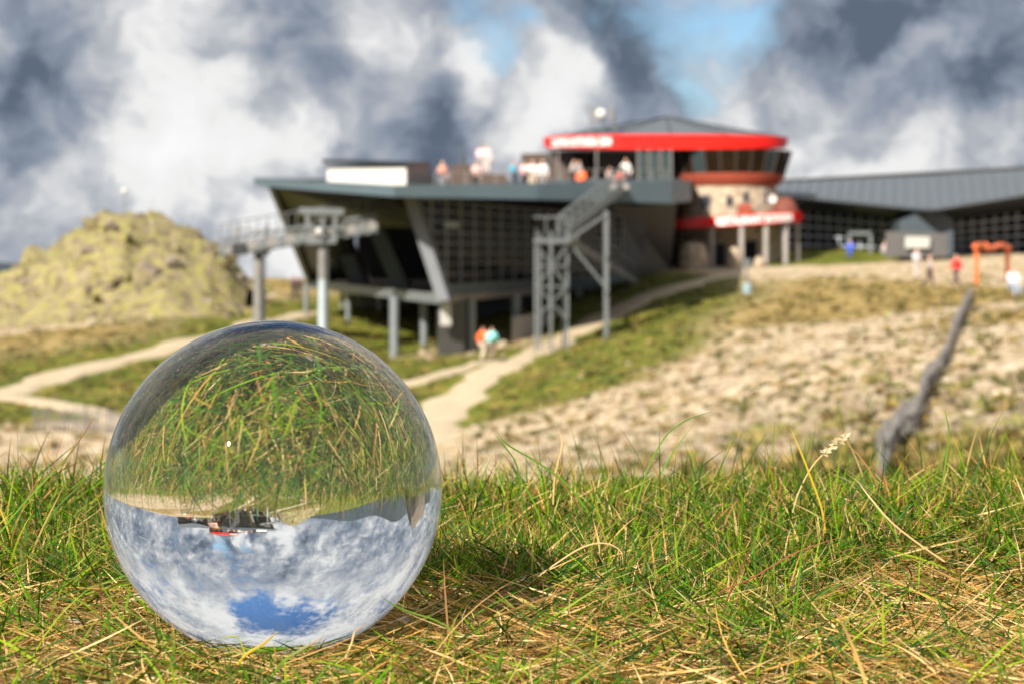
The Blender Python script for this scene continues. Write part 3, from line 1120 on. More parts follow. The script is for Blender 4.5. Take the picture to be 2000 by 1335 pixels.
drum_open(1378, 394, .80, .85, 'dark', 'window')
drum_open(1423, 394, .42, .85, 'glass', 'window', True)
drum_open(1455, 386, .40, .85, 'glass', 'window', True)
drum_open(1497, 383, .42, .85, 'glass', 'window')
drum_open(1405, 500, .75, 1.75, 'dark', 'door')
drum_open(1463, 496, 1.0, 1.9, 'glass_blue', 'door')
# stone piers at the foot of the drum
for px, w, h, d in ((1355, 2.0, 1.95, 159.4), (1434, 1.0, 1.6, 159.2), (1483, .75, .95, 159.3)):
    p = P(px, 522, d)
    mb = MB()
    mb.rings((p.x, p.y, 0), [(w * .55, zb), (w * .53, zb + h * .6), (w * .40, zb + h), (w * .1, zb + h + .15)], 10)
    mb.build('stone_pier', 'stone', rt)
# red entrance canopy, its ring a little tilted, with columns
CXc, CYc, CR = P(1425, 430, 164.5).x, 164.5, 5.42
mb = MB()
zc0 = Z(431, 160)
n = 48
for r, dz in ((CR, -.36), (CR, .36), (CR - .3, .39), (CR - .3, -.36)):
    for i in range(n):
        t = 2 * math.pi * i / n
        x, y = r * math.cos(t), r * math.sin(t)
        mb.v.append((CXc + x, CYc + y, zc0 + dz + .062 * x))
for k2 in range(4):
    for i in range(n):
        j = (i + 1) % n
        a, b = k2 * n, ((k2 + 1) % 4) * n
        mb.f.append((a + i, a + j, b + j, b + i))
mb.build('canopy_ring', 'red', rt, smooth=True)
mb = MB()
for i in range(n):
    t = 2 * math.pi * i / n
    x, y = (CR - .2) * math.cos(t), (CR - .2) * math.sin(t)
    mb.v.append((CXc + x, CYc + y, zc0 + .062 * x + .1))
for i in range(n):
    t = 2 * math.pi * i / n
    x, y = (CR - .2) * math.cos(t), (CR - .2) * math.sin(t)
    mb.v.append((CXc + x, CYc + y, zc0 + .062 * x - .1))
mb.f += [tuple(range(n)), tuple(reversed(range(n, 2 * n)))]
mb.build('canopy_deck', 'soffit', rt)
for px in (1295, 1378, 1435, 1483, 1525, 1553):
    dx = (px - 1425) / FPX * 162
    dx = max(-5.05, min(5.05, dx))
    y = CYc - math.sqrt(max(.1, 5.1 ** 2 - dx * dx))
    p = (CXc + dx, y)
    gzp = gz_at(*p)
    MB().tube([(p[0], p[1], gzp - .3), (p[0], p[1], zc0 + .062 * dx - .3)], .20, 14).build('column', 'concrete', rt, smooth=True)
# forecourt slab
MB().rings((CXc, CYc, 0), [(5.9, Z(522, 159) - .8), (5.9, Z(524, 159)), (5.85, Z(523, 159))], 40).build('forecourt_slab', 'concrete', rt)
# terracotta half dome and dish beside the drum
dc = P(1533, 418, 163.5)
mb = MB()
prof = [(1.0 * math.cos(a), 1.35 * math.sin(a)) for a in [R(5 * i) for i in range(0, 18)]] + [(0.02, 1.35)]
mb.rings((dc.x, dc.y, dc.z - .1), prof, 24)
mb.build('terracotta_dome', mat('dull_brown_red_render', (0.15, 0.042, 0.026), .8, 0, .2, 1.5), rt, smooth=True)
bxp = P(1455, 408, 161.4)
MB().box(bxp.x - .45, bxp.x + .45, bxp.y - .3, bxp.y + .6, bxp.z - .45, bxp.z + .35).build('terracotta_box', 'terracotta', rt)
mb = MB()
q = P(1508, 388, 160.9)
n = 18
for r, dy in ((.31, 0), (.28, .04), (.18, .10), (.04, .13)):
    for i in range(n):
        t = 2 * math.pi * i / n
        mb.v.append((q.x + r * math.cos(t), q.y + dy, q.z + r * math.sin(t)))
for k2 in range(3):
    for i in range(n):
        mb.f.append((k2 * n + i, k2 * n + (i + 1) % n, (k2 + 1) * n + (i + 1) % n, (k2 + 1) * n + i))
mb.f.append(tuple(3 * n + i for i in range(n)))
dish = mb.build('round_white_dish', 'white_panel', rt, smooth=True)
MB().tube([q + V3((0, .15, 0)), q + V3((0.1, 1.2, -.3))], .05, 6).build('dish_arm', 'steel', dish)


# lettering on the red bands
def text_mesh(body, height):
    cu = bpy.data.curves.new('lettering', 'FONT')
    cu.body = body
    cu.size = height / 0.70
    cu.extrude = 0.02
    cu.offset = 0.03
    cu.resolution_u = 2
    o = bpy.data.objects.new('tmp_text', cu)
    COL.objects.link(o)
    bpy.context.view_layer.update()
    dg = bpy.context.evaluated_depsgraph_get()
    me = bpy.data.meshes.new_from_object(o.evaluated_get(dg))
    bpy.data.objects.remove(o)
    co = [v.co.copy() for v in me.vertices]
    fs = [tuple(p.vertices) for p in me.polygons]
    return co, fs


def sign_on(name, parent, co, fs, fn):
    mb = MB()
    mb.v = [tuple(fn(c)) for c in co]
    mb.f = fs
    return mb.build(name, 'white_letter', parent)


co, fs = text_mesh('CHOPOK ROTUNDA 2004', 0.60)
w = max(c.x for c in co)
PLX = [plan(R(180) + R(90) * i / 200, 1.004) for i in range(201)]
arc = [0]
for i in range(200):
    arc.append(arc[-1] + math.dist(PLX[i], PLX[i + 1]))


def on_roof(c):
    # start where the band turns to the front at its left end
    s = 2.5 + c.x / w * 5.3
    i = min(199, max(0, next((k2 for k2 in range(200) if arc[k2 + 1] > s), 199)))
    f = (s - arc[i]) / (arc[i + 1] - arc[i])
    x, y = lerp(PLX[i][0], PLX[i + 1][0], f), lerp(PLX[i][1], PLX[i + 1][1], f)
    return V3((x, y - c.z - .03, ztop - .78 + c.y))


sign_on('sign_lettering', red, co, fs, on_roof)
canopy = [o for o in rt.children if o.name.startswith('canopy_ring')][0]
co, fs = text_mesh('RESTAURANT ROTUNDA', 0.54)
w = max(c.x for c in co)


def on_canopy(c):
    a = R(-106) + (c.x / w) * R(68)
    r = CR + .03 + c.z
    x = r * math.cos(a)
    return V3((CXc + x, CYc + r * math.sin(a), zc0 - .27 + c.y + .062 * x))


sign_on('sign_lettering', canopy, co, fs, on_canopy)

# antenna rack with white radome on the roof
ar = empty('antenna_rack', (P(1176, 250, 163).x, 163, ztop + .2), 'antenna frame with white radome ball standing on the rotunda roof', 'antenna')
for px in (1152, 1176, 1200):
    MB().tube([P(px, 206, 163), P(px, 264, 163)], .05, 6).build('mast', 'steel_brown', ar)
MB().tube([P(1150, 212, 163), P(1204, 212, 163)], .04, 6).build('cross_bar', 'steel_brown', ar)
MB().tube([P(1150, 238, 163), P(1204, 238, 163)], .04, 6).build('cross_bar', 'steel_brown', ar)
q = P(1174, 223, 162.4)
prof = [(.38 * math.sin(R(10 * i)) + .002, .38 * -math.cos(R(10 * i))) for i in range(19)]
MB().rings((q.x, q.y, q.z), prof, 24).build('radome', 'white_panel', ar, smooth=True)
for px, y in ((1160, 228), (1195, 224)):
    a = P(px, y, 162.8)
    MB().box(a.x - .12, a.x + .12, a.y - .1, a.y + .1, a.z - .5, a.z + .5).build('panel_antenna', 'steel_brown', ar)

# ================================================================== RIGHT WING
rw = empty('wing_building', P(1800, 494, 166), 'long low wing with grey folded roof and dark glass wall right of the tower', 'building')
r0, r1, r2 = P(1522, 356, 186), P(2000, 331, 180), P(2160, 322, 176)
e0, e1, e2 = P(1518, 377, 176), P(1815, 407, 158), P(2160, 352, 160)
mid_r = lerp(r0, r1, .61)
NS = 26
def roof_strip(a0, a1, b0, b1, n):
    for i in range(n):
        t0, t1 = i / n, (i + 1) / n - .02 / n
        mb = MB()
        p = [lerp(a0, a1, t0), lerp(a0, a1, t1), lerp(b0, b1, t1), lerp(b0, b1, t0)]
        mb.hexa([zoff(q, -.15) for q in p] + p)
        mb.build('roof_sheet', 'roof_grey', rw)
        MB().beam(zoff(lerp(a0, a1, t0), .05), zoff(lerp(b0, b1, t0), .05), .05, .08).build('roof_seam', 'roof_grey', rw)
roof_strip(r0, mid_r, e0, e1, 14)
roof_strip(mid_r, r2, e1, e2, 16)
MB().beam(zoff(r0, .05), zoff(r2, .05), .35, .3).build('ridge_cap', 'soffit', rw)
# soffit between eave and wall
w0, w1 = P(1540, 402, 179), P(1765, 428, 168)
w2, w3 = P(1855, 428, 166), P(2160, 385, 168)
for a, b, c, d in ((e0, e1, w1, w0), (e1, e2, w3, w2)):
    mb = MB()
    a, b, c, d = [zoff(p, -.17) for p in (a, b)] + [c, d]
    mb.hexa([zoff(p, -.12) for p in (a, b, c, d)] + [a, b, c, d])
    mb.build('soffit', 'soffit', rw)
def curtain(tl, tr, ybase, dl, dr, nc, nr, m):
    bl, br = V3((tl.x, tl.y, P(1700, ybase, dl).z)), V3((tr.x, tr.y, P(1700, ybase, dr).z))
    g = lambda u, v: quad_patch(tl, tr, br, bl, u, v)
    for i in range(nc):
        for j in range(nr):
            mb = MB()
            slab_quad(mb, g((i + .05) / nc, (j + .05) / nr), g((i + .95) / nc, (j + .05) / nr), g((i + .95) / nc, (j + .95) / nr), g((i + .05) / nc, (j + .95) / nr), .05)
            mb.build('pane', m, rw)
    for i in range(nc + 1):
        MB().beam(g(i / nc, 0), g(i / nc, 1), .09, .09, up=(0, 1, 0)).build('mullion', 'mullion', rw)
    for j in range(nr + 1):
        MB().beam(g(0, j / nr), g(1, j / nr), .1, .1).build('transom', 'mullion', rw)
    mb = MB()
    o = V3((0, .25, 0))
    slab_quad(mb, tl + o, tr + o, br + o, bl + o, .2)
    mb.build('wall_backing', 'dark', rw)
curtain(w0, w1, 497, 179, 168, 11, 5, 'glass')
curtain(w2, w3, 495, 166, 168, 14, 5, 'glass_blue')
# gabled porch
pent = [(1757, 500), (1757, 432), (1812, 408), (1828, 410), (1862, 428), (1862, 500)]
f = [P(x, y, 160) for x, y in pent]
mb = MB()
n = len(f)
b = [p + V3((.5, 7, 0)) for p in f]
mb.v += [tuple(p) for p in f + b]
mb.f += [tuple(range(n)), tuple(reversed(range(n, 2 * n)))] + [(i, i + n, (i + 1) % n + n, (i + 1) % n) for i in range(n)]
pch = mb.build('porch', 'cladding', rw)
mb = MB()
slab_quad(mb, P(1730, 452, 157.5), P(1850, 456, 157), P(1850, 502, 157), P(1730, 502, 157.5), .4)
mb.build('screen_wall', mat('dark_brown_grey_panel', (0.075, 0.07, 0.07), .6, 0, .2, 1), rw)
mb = MB()
slab_quad(mb, P(1768, 462, 156.9), P(1816, 463, 156.7), P(1816, 485, 156.7), P(1768, 485, 156.9), .08)
mb.build('sign_board', mat('pale_sign_board', (0.36, 0.37, 0.34), .6, 0, .25, 5), rw)
# pale entrance portal
for a, b in (((1658, 498), (1658, 455)), ((1700, 498), (1700, 455)), ((1656, 456), (1702, 456))):
    MB().beam(P(a[0], a[1], 168), P(b[0], b[1], 168), .22, .22).build('portal_frame', 'steel', rw)

# ================================================================== STEEL STAIR
fs_ = empty('fire_stair', P(1078, 635, 109), 'galvanised steel outdoor stair climbing to the terrace beside the glass wall', 'stair')
land_z = P(1078, 466, 109).z
for px, y0, y1, d in ((1046, 448, 640, 108.5), (1076, 452, 640, 108.5), (1108, 452, 635, 109), (1054, 455, 632, 111), (1100, 455, 628, 111), (1182, 412, 600, 109), (1186, 412, 592, 111)):
    a, b = P(px, y0, d), P(px, y1, d)
    b.z = min(b.z, gz_at(b.x, b.y) - .1)
    MB().beam(a, b, .13, .13).build('post', 'steel_dark', fs_)
for a, b in (((1048, 560, 108.4), (1108, 480, 108.8)), ((1048, 480, 108.4), (1108, 560, 108.8)), ((1048, 620, 108.4), (1108, 560, 108.8)), ((1048, 560, 108.4), (1108, 625, 108.8)),
             ((1048, 560, 108.4), (1108, 560, 108.8)), ((1048, 520, 108.4), (1108, 520, 108.8)), ((1108, 470, 109), (1182, 560, 109)), ((1182, 420, 108.8), (1108, 470, 109))):
    MB().beam(P(*a), P(*b), .1, .1).build('brace', 'steel_dark', fs_)
a, b, c, d = P(1042, 466, 108.3), P(1114, 466, 108.6), P(1114, 464, 111.4), P(1042, 464, 111.2)
for p in (a, b, c, d):
    p.z = land_z
MB().hexa([zoff(p, -.25) for p in (a, b, c, d)] + [a, b, c, d]).build('landing', 'steel_dark', fs_)


def flight(p0, p1, width_v, n):
    """stair flight from p0 up/down to p1: treads, two stringers, handrails with balusters"""
    w = Vector(width_v)
    for k2 in range(n):
        t = (k2 + .5) / n
        q = lerp(p0, p1, t)
        run = (p1 - p0) / n
        run = V3((run.x, run.y, 0)) * .55
        mb = MB()
        mb.hexa([q - run - V3((0, 0, .05)), q + run - V3((0, 0, .05)), q + run + w - V3((0, 0, .05)), q - run + w - V3((0, 0, .05)), q - run, q + run, q + run + w, q - run + w])
        mb.build('tread', 'steel_dark', fs_)
    for s in (0, 1):
        o = w * s
        MB().beam(p0 + o, p1 + o, .09, .42).build('stringer', 'steel_dark', fs_)
        h = V3((0, 0, 1.05))
        MB().tube([p0 + o + h, p1 + o + h], .045, 6).build('handrail', 'steel_dark', fs_)
        MB().tube([p0 + o + h * .6, p1 + o + h * .6], .03, 6).build('handrail', 'steel_dark', fs_)
        for k2 in range(0, n + 1, 2):
            q = lerp(p0, p1, k2 / n) + o
            MB().beam(q, q + h, .05, .05).build('baluster', 'steel_dark', fs_)


flight(P(1088, 466, 108.6), P(1216, 366, 112.4), (0.15, 1.4, 0), 18)
g0 = ground_at(1243, 553)
flight(P(1104, 466, 110.0), V3((g0.x, g0.y, g0.z + .05)), (0.15, 1.4, 0), 18)
for p0, p1 in ((a, b), (a, d), (d, c)):
    MB().tube([zoff(p0, 1.05), zoff(p1, 1.05)], .045, 6).build('handrail', 'steel_dark', fs_)
    for t in (0, .33, .66, 1):
        q = lerp(p0, p1, t)
        MB().beam(q, zoff(q, 1.05), .05, .05).build('baluster', 'steel_dark', fs_)
mb = MB()
q0, q1 = P(1195, 360, 112.4), P(1228, 360, 112.4)
mb.hexa([q0 + V3((0, 0, -.25)), q1 + V3((0, 0, -.25)), q1 + V3((0, 4.0, -.25)), q0 + V3((0, 4.0, -.25)), q0, q1, q1 + V3((0, 4.0, 0)), q0 + V3((0, 4.0, 0))])
mb.build('top_landing', 'concrete', fs_)

# ================================================================== LIFT PYLONS
def pylon(label, px, ytop, ybase, d, w, m):
    a, b = P(px, ytop, d), P(px, ybase, d)
    b.z = gz_at(b.x, b.y)
    t = empty('lift_pylon', b, label, 'lift pylon', 'lift pylons at the station portal')
    MB().tube([V3((b.x, b.y, b.z - .3)), lerp(b, a, .5), a], [w * .55, w * .5, w * .42], 16).build('post', m, t, smooth=True)
    MB().rings((b.x, b.y, 0), [(w * .95, b.z - .3), (w * .95, b.z + .35), (w * .7, b.z + .4)], 16).build('footing', 'concrete', t)
    lad = MB()
    for s in (-.18, .18):
        lad.tube([V3((b.x + w * .6, b.y - .1 + s, b.z + .5)), V3((a.x + w * .6, a.y - .1 + s, a.z))], .025, 5)
    for k2 in range(24):
        z = lerp(b.z + .6, a.z, k2 / 24)
        lad.tube([V3((b.x + w * .6, b.y - .28, z)), V3((b.x + w * .6, b.y + .08, z))], .018, 5)
    lad.build('ladder', 'steel_dark', t)
    return t, a


p1, a1 = pylon('brown weathered lift pylon left of the station, its head below the sheave truss', 505, 478, 632, 118, .56, 'steel_brown')
p2, a2 = pylon('pale galvanised lift pylon topped by a portal frame before the bronze glass', 630, 470, 650, 114, .46, 'steel_bright')
# head frame of the second pylon
for pa, pb, w, h in (((585, 412, 113.6), (672, 414, 113.6), .35, .32), ((600, 412, 113.6), (603, 472, 113.6), .22, .22), ((655, 412, 113.6), (655, 470, 113.6), .22, .22),
                     ((590, 445, 113.4), (668, 447, 113.4), .12, .12), ((600, 472, 113.6), (657, 470, 113.6), .3, .3), ((630, 412, 113.7), (630, 470, 113.7), .2, .2)):
    MB().beam(P(*pa), P(*pb), w, h).build('head_frame', 'steel_dark', p2)
q = P(623, 452, 113.0)
MB().rings((q.x, q.y, q.z), [(.02, -.18), (.14, -.13), (.18, 0), (.14, .13), (.02, .18)], 16).build('lamp_globe', 'white_panel', p2, smooth=True)
for pa, pb, w, h in (((446, 446, 118), (520, 452, 118), .10, .10), ((462, 446, 118), (466, 500, 118), .16, .16), ((521, 440, 118), (521, 500, 118), .2, .2), ((440, 492, 118), (530, 486, 118), .28, .3)):
    MB().beam(P(*pa), P(*pb), w, h).build('head_frame', 'steel_brown', p1)
q = P(468, 487, 117.6)
MB().box(q.x - .38, q.x + .38, q.y - .3, q.y + .3, q.z - .3, q.z + .3).build('drive_motor', 'dark', p1)
MB().tube([lerp(a2, P(630, 650, 114), .02), lerp(a2, P(630, 650, 114), .42)], .235, 16).build('post_collar', 'steel_brown', p2, smooth=True)
# sheave truss linking pylons and station
tr = empty('sheave_truss', P(620, 480, 115), 'grey steel sheave truss with rollers running into the station portal', 'lift machinery')
ta, tb = P(430, 500, 118.6), P(738, 452, 112.6)
for dz in (0, .85):
    MB().beam(zoff(ta, dz), zoff(tb, dz), .16, .16).build('chord', 'steel_dark', tr)
N = 16
for i in range(N):
    p, q = lerp(ta, tb, i / N), lerp(ta, tb, (i + 1) / N)
    MB().beam(zoff(p, 0), zoff(q, .85) if i % 2 else zoff(q, .85), .07, .07).build('lattice', 'steel_dark', tr)
    c = lerp(p, q, .5)
    n = 14
    mb = MB()
    mb.tube([c + V3((0, -.28, .30)), c + V3((0, -.14, .30))], .27, n)
    mb.build('roller', 'steel_brown' if i % 2 else 'steel_dark', tr)
    MB().tube([zoff(p, .85), zoff(p, 1.7)], .03, 5).build('rail_post', 'steel_dark', tr)
MB().tube([zoff(ta, 1.7), zoff(tb, 1.7)], .035, 6).build('catwalk_rail', 'steel_dark', tr)
mb = MB().beam(ta + V3((0, .5, .4)), tb + V3((0, .5, .4)), .9, .08)
mb.build('catwalk', 'steel_brown', tr)
cable_a = lerp(ta, tb, 1.0) + V3((2.0, 6, .55))
cab = MB().tube([cable_a, tb + V3((0, -.21, .60)), lerp(ta, tb, .5) + V3((0, -.21, .60)), ta + V3((0, -.21, .60)), ta + V3((-7, 10, -2.2)), ta + V3((-40, 70, -26))], .03, 6)
tag(cab.build('haul_cable', 'steel_brown', loc=ta), 'thin steel haul cable on the sheave truss rollers', 'cable')

# ================================================================== ROCKS
def ico(sub):
    bm = bmesh.new()
    bmesh.ops.create_icosphere(bm, subdivisions=sub, radius=1)
    v = np.array([x.co[:] for x in bm.verts])
    f = np.array([[q.index for q in t.verts] for t in bm.faces])
    bm.free()
    return v, f


def rock_verts(v, seed, amp=0.28):
    r = np.random.default_rng(seed)
    out = v.copy()
    for _ in range(9):                       # flat facets: cut the ball with random planes
        n = r.normal(size=3)
        n /= np.linalg.norm(n)
        lim = r.uniform(.55, .88)
        d = out @ n
        out -= np.outer(np.maximum(0, d - lim), n)
    out *= 1 + amp * .35 * (r.random((len(v), 1)) - .5)
    return out * np.array([r.uniform(.9, 1.3), r.uniform(.8, 1.1), r.uniform(.55, .85)])


IV2, IF2 = ico(2)
IV3, IF3 = ico(3)
ROCK_ME = []
for s in range(8):
    v = rock_verts(IV3, 100 + s)
    me = bpy.data.meshes.new('boulder')
    me.from_pydata(v.tolist(), [], IF3.tolist())
    ROCK_ME.append(me)


def rock_obj(name, i, loc, scale, m, parent=None):
    o = bpy.data.objects.new(name, ROCK_ME[i % 8])
    if not ROCK_ME[i % 8].materials:
        ROCK_ME[i % 8].materials.append(M['rock_pale'])
    COL.objects.link(o)
    o.material_slots[0].link = 'OBJECT'
    o.material_slots[0].material = M[m]
    o.rotation_euler = (random.uniform(-.4, .4), random.uniform(-.4, .4), random.uniform(0, 6.28))
    o.scale = (scale, scale * random.uniform(.8, 1.15), scale * random.uniform(.75, 1.1))
    if parent is not None:
        o.parent = parent
        o.location = Vector(loc) - origin_of(parent)
    else:
        o.location = loc
    return o


# lichen-covered outcrop on the left
prof_px = [(-160, 630), (-60, 560), (0, 532), (60, 496), (130, 458), (190, 418), (225, 398), (245, 390), (268, 395), (310, 410), (370, 438), (420, 472), (455, 515), (490, 560)]
OD = 152.0
oc = empty('rock_outcrop', P(220, 600, OD), 'yellow-green lichen covered rocky outcrop on the left skyline', 'rock outcrop')
mb = MB()
NU, NV = 120, 30
xs = np.interp(np.linspace(0, 1, NU), np.linspace(0, 1, len(prof_px)), [p[0] for p in prof_px])
ys = np.interp(xs, [p[0] for p in prof_px], [p[1] for p in prof_px])
surf = []
for i in range(NU):
    cpt = P(xs[i], ys[i] + 8, OD)
    for j in range(NV):
        t = j / (NV - 1)                     # 0 near foot .. 0.55 crest .. 1 far foot
        yy = OD - 15 + 34 * t
        sh = math.sin(min(1, t / .48) * math.pi / 2) ** 1.15 if t < .48 else math.cos((t - .48) / .52 * math.pi / 2) ** .8
        gx_ = cpt.x * (yy / OD) * .5 + cpt.x * .5
        zg = gz_at(gx_, yy) - .5
        z = zg + max(0, cpt.z - zg) * sh
        nz = 1.4 * float(fbm(np.array([gx_ * .45]), np.array([yy * .45]), 5)[0]) - .25
        p = V3((gx_, yy, z + nz * min(1, sh * 2)))
        mb.v.append(tuple(p))
        surf.append((p, sh, cpt.z - zg))
for i in range(NU - 1):
    for j in range(NV - 1):
        a = i * NV + j
        mb.f.append((a, a + NV, a + NV + 1, a + 1))
mb.build('bedrock', 'rock_lichen', oc, smooth=True)
cand = [k2 for k2 in range(len(surf)) if surf[k2][1] > .08 and surf[k2][0].y < OD + 6 and surf[k2][2] > .8]
for q in range(298):
    p, sh, hh = surf[random.choice(cand)]
    s = random.choice((.25, .35, .45, .6, .9)) * (.8 + .4 * random.random()) * (.6 if hh > 4.5 else 1)
    rock_obj('boulder', q, p + V3((random.uniform(-.7, .7), random.uniform(-1, 1), random.uniform(-.35, .0))), s, 'rock_lichen' if random.random() < .72 else 'rock_grey', oc)

# big boulders in the rubble on the right-hand slope
n = 0
for px, py, s in ((1290, 800, .55), (1420, 760, .6), (1480, 830, .5), (1540, 720, .55), (1360, 720, .6), (1680, 800, .4), (1720, 740, .45), (1590, 690, .6), (1660, 870, .3),
                  (1880, 830, .35), (1930, 760, .45), (1975, 720, .5), (1900, 690, .45), (1960, 650, .55), (1830, 880, .28), (1990, 830, .4), (1230, 860, .45), (1450, 660, .6), (1740, 620, .6),
                  (230, 870, .5), (120, 840, .5), (60, 880, .4), (840, 700, .5), (980, 675, .45)):
    g = ground_at(px, py)
    s *= .7
    o = rock_obj('boulder', n, g + V3((0, 0, s * .1)), s, 'rock_pale' if n % 3 else 'rock_lichen')
    right = px > 1100
    if right and px < 1820:
        lab, grp = 'pale granite boulder among rubble on the slope left of the picket fence', 'boulders left of the fence'
    elif right:
        lab, grp = 'lichen spotted boulder on the slope right of the picket fence', 'boulders right of the fence'
    elif px < 300:
        lab, grp = {230: 'pale boulder right of two others below the short left fence', 120: 'pale boulder in the middle below the short left fence', 60: 'leftmost pale boulder below the short left fence'}[px], 'boulders by the left fence'
    else:
        lab, grp = ('pale boulder left of the concrete core under the station' if px < 900 else 'pale boulder uphill of the walker in orange', 'boulders by the stilts')
    tag(o, lab, 'boulder', grp)
    n += 1
def stone_share(x, y):
    w = [.004, .006, .004]
    for sx, sy, ty, rad in SE:
        w[ty] += math.exp(-1.6 * (((x - sx) / rad) ** 2 + ((y - sy) / (rad * 1.6)) ** 2))
    w = [v ** 1.6 for v in w]
    return w[0] / sum(w)


# rubble: small stones nobody could count
def rubble(name, spots, m, count, smin, smax):
    Vs, Fs = [], []
    base = [rock_verts(IV2[:, :], 300 + s) for s in range(10)]
    tot = sum(r for *_, r in spots)
    off = 0
    for _ in range(count):
        k2 = random.choices(range(len(spots)), [s[2] for s in spots])[0]
        x, y, rad = spots[k2]
        rr = rad * math.sqrt(random.random()) * 1.25
        an = random.uniform(0, 6.28)
        xx, yy = x + rr * math.cos(an), y + rr * math.sin(an) * 1.5
        if near_path(xx, yy) or random.random() > stone_share(xx, yy) ** 1.5 * 1.15:
            continue
        s = smin + (smax - smin) * random.random() ** 2.6
        an = random.uniform(0, 6.28)
        cs_, sn = math.cos(an), math.sin(an)
        v = base[random.randrange(10)] * s
        v = np.c_[v[:, 0] * cs_ - v[:, 1] * sn, v[:, 0] * sn + v[:, 1] * cs_, v[:, 2]] + [xx, yy, gz_at(xx, yy) + s * .1]
        Vs.append(v)
        Fs.append(IF2 + off)
        off += len(v)
    o = np_mesh(name, np.concatenate(Vs), np.concatenate(Fs), M[m])
    return tag(o, kind='stuff')


def spots_of(filt):
    return [(x, y, r) for (x, y, ty, r) in SE if ty == 0 and filt(x, y)]


fence_x = lambda y: P(float(np.interp(y, [33, 48, 65, 95, 115], [1740, 1800, 1850, 1885, 1900])), 600, y).x
tag(rubble('rubble', spots_of(lambda x, y: 3 < x < fence_x(y) and y < 140), 'rock_pale', 6500, .04, .14), 'pale loose stone rubble covering the slope left of the fence', 'rubble')
tag(rubble('rubble', spots_of(lambda x, y: x >= fence_x(y) and y < 140), 'rock_lichen', 2000, .05, .22), 'lichen green stone rubble right of the fence', 'rubble')
tag(rubble('rubble', spots_of(lambda x, y: x <= 3), 'rock_pale', 1500, .05, .3), 'pale stone rubble scattered over the left hillside', 'rubble')
# tussocks of rough mountain grass over the whole hillside
def tussocks():
    V, F, C = [], [], []
    n = 0
    PAL = [((.05, .062, .008), (.15, .15, .018)), ((.13, .09, .018), (.36, .25, .07)), ((.09, .06, .015), (.22, .15, .04)), ((.035, .04, .008), (.10, .10, .02))]
    tries = 0
    while n < 5200 and tries < 30000:
        tries += 1
        px, py = random.uniform(-60, 2060), random.uniform(540, 930)
        g = ground_at(px, py)
        if g.y > 175 or g.y < 20:
            continue
        sh = stone_share(g.x, g.y)
        if near_path(g.x, g.y) or random.random() < sh * .80:
            continue
        c0, c1 = random.choice(PAL)
        hgt = random.uniform(.06, .22)
        for b in range(9):
            an = random.uniform(0, 6.28)
            l = random.uniform(.1, .35)
            w = random.uniform(.03, .07)
            o = g + V3((random.uniform(-.15, .15), random.uniform(-.15, .15), -.02))
            tip = o + V3((math.cos(an) * l, math.sin(an) * l, hgt * random.uniform(.5, 1.3)))
            sdv = V3((-math.sin(an), math.cos(an), 0)) * w
            k2 = len(V)
            V += [(o - sdv)[:], (o + sdv)[:], (tip + sdv * .3)[:], (tip - sdv * .3)[:]]
            C += [c0, c0, c1, c1]
            F.append((k2, k2 + 1, k2 + 2, k2 + 3))
        n += 1
    m = bpy.data.materials.new('tussock_grass')
    m.use_nodes = True
    t = NT(m.node_tree)
    at = t.add('ShaderNodeAttribute', attribute_name='col')
    t.n['Principled BSDF'].inputs['Roughness'].default_value = .8
    t.put(t.n['Principled BSDF'].inputs['Base Color'], at.outputs['Color'])
    o = np_mesh('tussock_grass', np.array(V), np.array(F), m, np.array(C))
    return tag(o, 'rough tufts of mountain grass over the hillside', 'grass', kind='stuff')


tussocks()
# the dark boulder standing left of the frame that the ball shows
bo = rock_obj('boulder', 3, (-3.1, 3.3, -.45), .75, 'rock_grey')
tag(bo, 'dark pointed boulder seen upside down near the right rim of the glass ball', 'boulder')
bo.scale = (.5, .55, 1.5)
bo.rotation_euler = (0.1, -.15, .6)

# ================================================================== FENCES
def fence(label, pix, height, m_post, m_slat, spacing=2.4, slat=.16):
    ps = [ground_at(x, y) for x, y in pix]
    seg = [0]
    for i in range(len(ps) - 1):
        seg.append(seg[-1] + math.dist(ps[i][:2], ps[i + 1][:2]))

    def at(s):
        for i in range(len(ps) - 1):
            if s <= seg[i + 1] or i == len(ps) - 2:
                f = (s - seg[i]) / (seg[i + 1] - seg[i])
                x, y = lerp(ps[i].x, ps[i + 1].x, f), lerp(ps[i].y, ps[i + 1].y, f)
                return V3((x, y, gz_at(x, y)))
    f0 = empty('picket_fence', at(0), label, 'fence')
    L = seg[-1]
    k2 = 0
    prev = None
    while k2 * spacing <= L:
        p = at(k2 * spacing)
        lean = V3((random.uniform(-.06, .06), random.uniform(-.06, .06), 0))
        MB().tube([zoff(p, -.2), p + lean + V3((0, 0, height + .12))], [.06, .05], 8).build('post', m_post, f0)
        if prev is not None:
            for h in (.3, .85):
                MB().tube([zoff(prev, height * h), zoff(p, height * h)], .016, 5).build('wire', 'steel_brown', f0)
        prev = p
        k2 += 1
    s = 0
    mb = MB()
    while s < L:
        p = at(s)
        hh = height * random.uniform(.9, 1.05)
        ln = V3((random.uniform(-.04, .04), random.uniform(-.04, .04), 0))
        mb.beam(zoff(p, .06), p + ln + V3((0, 0, hh)), .065, .018, up=(.3, 1, 0))
        s += slat * random.uniform(.8, 1.2)
    o = mb.build('picket_slats', m_slat, f0)
    tag(o, kind='stuff')
    return f0


fence('long grey wooden picket fence climbing the rubble slope to the orange gate', [(1722, 935), (1738, 900), (1760, 865), (1800, 800), (1828, 745), (1855, 690), (1880, 630), (1896, 580)], .55, 'wood_grey', 'wood_grey', 2.4, .26)
fence('short grey picket fence on the left beyond the glass ball', [(70, 842), (140, 842), (200, 846), (265, 852)], .9, 'wood_grey', 'wood_grey', 2.0, .17)

